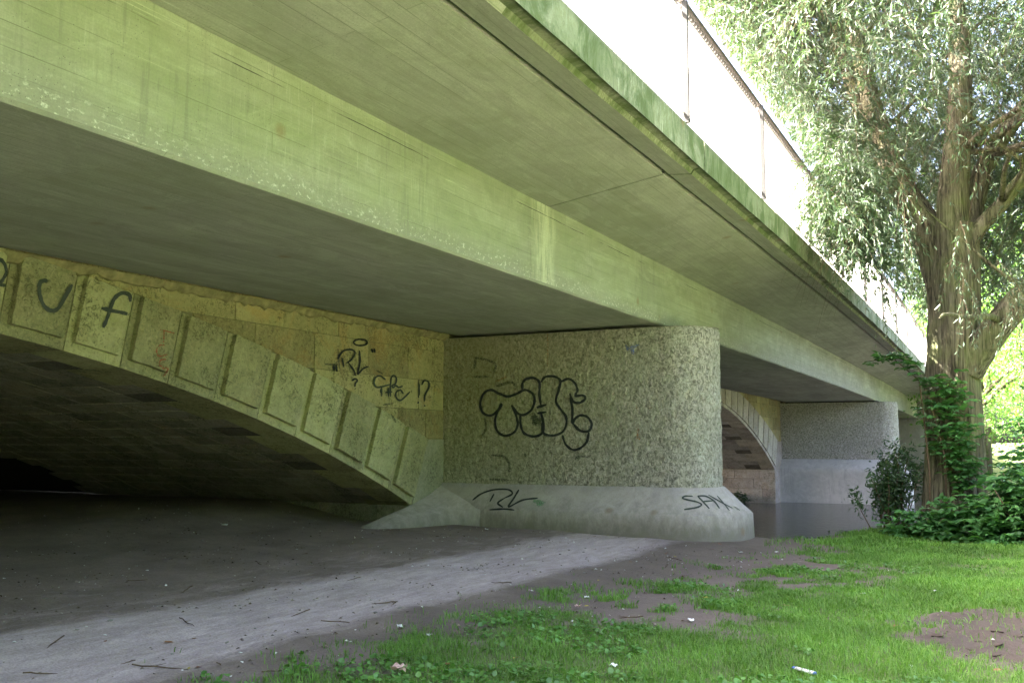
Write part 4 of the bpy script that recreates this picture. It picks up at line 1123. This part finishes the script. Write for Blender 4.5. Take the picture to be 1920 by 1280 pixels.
for (u, v, lb) in [(1010+90, 1120, 'white scrap pair beside the grass edge tip'), (1389, 1036, 'white scrap on the dirt in front of the plinth nose'), (1456, 1035, 'white scrap on the dirt where the lawn begins right of the nose'),
                   (1295, 1163, 'flat white wrapper scrap in the middle of the lawn'), (1750, 1108, 'long white scrap in the grass left of the bare soil patch'), (1710, 1249, 'white scrap below the bare soil patch'),
                   (912, 992, 'crumpled white scrap lying on the dirt against the plinth'), (826, 976, 'small white cup scrap beside the left end of the plinth'), (422, 957, 'pale scrap deep under the stone arch'),
                   (8, 1084, 'pale cardboard piece at the left frame edge'), (1150, 1248, 'pale pink scrap among the round leaved weeds'), (750, 1174, 'white scrap on the damp dirt left of the lawn tip'),
                   (805, 1190, 'two white crumbs at the left border of the lawn'), (1618, 1113, 'white flake in the grass below the dark shrub')]:
    x, y = gp(u, v); place('paper_scrap', random.choice(paper), x, y, lb, 'litter', 'white scraps', random.uniform(.7, 1.5)*(1.6 if v < 1000 else 1), .012)
# blue and white wrapper tube
x, y = gp(1510, 1262); tb = empty('wrapper_tube', (x, y, gz(x, y)+.03), 'blue and white plastic wrapper tube lying in the grass at the bottom edge', 'wrapper')
tb.rotation_euler = (0, .05, math.radians(-25))
def bar_(name, x0, x1, r0, r1, mat):
    m = MB(); K = 10; vs = []; 
    for (xx, rr) in ((x0, r0), ((x0+x1)/2, (r0+r1)/2), (x1, r1)):
        for q in range(K): t = q*2*math.pi/K; vs.append((xx, rr*1.35*math.cos(t), rr*.6*math.sin(t)))
    m.add(vs, [(i*K+q, i*K+(q+1) % K, (i+1)*K+(q+1) % K, (i+1)*K+q) for i in range(2) for q in range(K)]+[tuple(range(K)), tuple(range(2*K, 3*K))])
    return link(name, m.mesh(name, smooth=True), mat, tb)
bar_('wrapper_body', -.075, .075, .018, .02, MAT['paper']); bar_('wrapper_end', -.1, -.0755, .014, .017, MAT['blue']); bar_('wrapper_end', .0755, .09, .019, .012, MAT['blue'])
# small pebbles and flakes under the bridge
def pebble(name, s_, mat, seed):
    m = MB(); vs = []; K = 7
    for j, (zz, rr) in enumerate(((0, .8), (.35, 1), (.6, .6))):
        for q in range(K):
            t = q*2*math.pi/K; r_ = rr*(1+.25*nz(seed, q, j)); vs.append((r_*math.cos(t)*s_, r_*math.sin(t)*s_*.7, zz*s_*.6))
    m.add(vs, [(j*K+q, j*K+(q+1) % K, (j+1)*K+(q+1) % K, (j+1)*K+q) for j in range(2) for q in range(K)]+[tuple(range(2*K, 3*K))])
    me = m.mesh(name); me.materials.append(mat); return me
peb = [pebble('pebble', .02, MAT['paper'], 1), pebble('pebble', .022, MAT['slab_stone'], 2), pebble('pebble', .028, MAT['slab_stone'], 3)]
cnt = 0
while cnt < 90:
    x, y = random.uniform(-11, -3.2), random.uniform(4.6, 17)
    if float(grassy(np.array(x), np.array(y))) > .4 or (y > 14.7 and x > -9.3): continue
    place('pebble', random.choice(peb), x, y, 'tiny pale stone chip lying on the trodden dirt under the bridge', 'pebble', 'pale chips on the dirt', random.uniform(.35, 1.0)); cnt += 1
def twig_mesh(L, seed):
    m = MB(); pts = [(L*(t-.5), .12*L*nz(seed, t*3), .012+.03*L*nz(seed+5, t*3)) for t in np.linspace(0, 1, 6)]
    m.tube(pts, [.0045, .005, .0045, .004, .003, .002], 5); q = pts[2]; m.tube([q, (q[0]+L*.15, q[1]+L*.12, q[2]+.01)], [.003, .001], 4)
    me = m.mesh('twig'); me.materials.append(MAT['twig']); return me
tws = [twig_mesh(l, i) for i, l in enumerate((.14, .2, .28, .36))]
for (u, v, k) in [(410, 1243, 1), (485, 1055, 2), (740, 1130, 1), (660, 1085, 2), (720, 1130, 2), (300, 1250, 3), (240, 1240, 1), (500, 1258, 3), (1270, 1048, 3), (1250, 1060, 2), (1440, 1018, 3), (100, 1205, 2), (640, 1165, 3), (860, 1110, 1),
                  (260, 1085, 2), (75, 1262, 1), (350, 1165, 2), (350, 1105, 1), (1170, 1158, 3), (560, 1150, 2), (820, 1005, 1), (940, 1092, 1)]:
    x, y = gp(u, v); place('twig', tws[k], x, y, 'thin dry brown twig lying on the dirt', 'twig', 'dry twigs on the dirt', random.uniform(.8, 1.2))
def leafm(s_, mat, seed):
    m = MB(); K = 5; vs = [(0, 0, .01)]
    ol = [(-.5, 0), (-.3, .22), (0, .3), (.3, .2), (.55, 0), (.3, -.2), (0, -.28), (-.3, -.2)]
    for (a, b1) in ol: vs.append((a*s_, b1*s_, s_*(.12+.2*nz(a*3+seed, b1*3))+.004))
    m.add(vs, [(0, 1+i, 1+(i+1) % 8) for i in range(8)]); me = m.mesh('fallen_leaf'); me.materials.append(mat); return me
lv = [leafm(.08, MAT['dead_leaf'], 1), leafm(.06, MAT['dead_leaf'], 2), leafm(.06, MAT['yellow_leaf'], 3)]
x, y = gp(1283, 1080); place('fallen_leaf', lv[0], x, y, 'large curled brown leaf on the dirt above the lawn tip', 'leaf', None, 1.5, .01)
x, y = gp(1325, 1124); place('fallen_leaf', lv[2], x, y, 'yellow green curled leaf in the thin grass', 'leaf', None, 1.5, .02)
for i in range(60):
    x, y = random.uniform(-4.6, .4), random.uniform(4.8, 15)
    if i < 22: x, y = random.uniform(-9.5, -3.6), random.uniform(5, 14.5)
    place('fallen_leaf', lv[i % 3 if i % 5 else 2] if i % 4 == 0 else lv[i % 2], x, y, 'small curled fallen leaf lying on the bare dirt under the bridge' if i < 22 else 'small curled fallen leaf caught in the thin lawn grass', 'leaf', 'fallen leaves on the dirt' if i < 22 else 'fallen leaves in the grass', random.uniform(.5, 1.0), .015 if x > -4 else 0)
n = 16000; x = rng.uniform(-14, .5, n); y = rng.uniform(4.3, 17.5, n); k = (grassy(x, y) < .75) & (fbm(x+31, y, 1.7)+rng.normal(size=n)*.08 > .53) & ~((y > 14.8) & (x > -9.9)); x, y = x[k], y[k]; n = len(x)
D_ = rng.normal(size=(n, 3)); D_[:, 2] *= .15; kk = rng.uniform(.25, 1.3, n)**2
cm = NM('ground_crumbs', .9, .15); r_ = cm.geo.outputs['Random Per Island']
cc_ = cm.mix(cm.ramp(r_, .80, .82), cm.mix(r_, (.10, .075, .055), (.34, .28, .22)), (.62, .60, .56))
o = leaf_mesh('ground_crumbs', np.stack([x, y, ground_z(x, y)+.006], 1), D_, .026*kk, .016*kk, cm.done(cc_), None, .3, True)
tag(o, 'fine crumbs of bark, leaf bits and pale grit strewn over the dirt', 'debris', kind='stuff')
# soil clods on the bare patch
clods = [pebble('soil_clod', .05, MAT['soil'], 5), pebble('soil_clod', .035, MAT['soil'], 9)]
cnt = 0
while cnt < 40:
    x, y = random.gauss(-.15, .45), random.gauss(9.3, .7)
    if float(patch(np.array(x), np.array(y))) < .3: continue
    place('soil_clod', random.choice(clods), x, y, 'dark crumbly soil clod on the bare patch of the lawn', 'soil clod', 'soil clods on the bare patch', random.uniform(.3, 1.3), -.012); cnt += 1
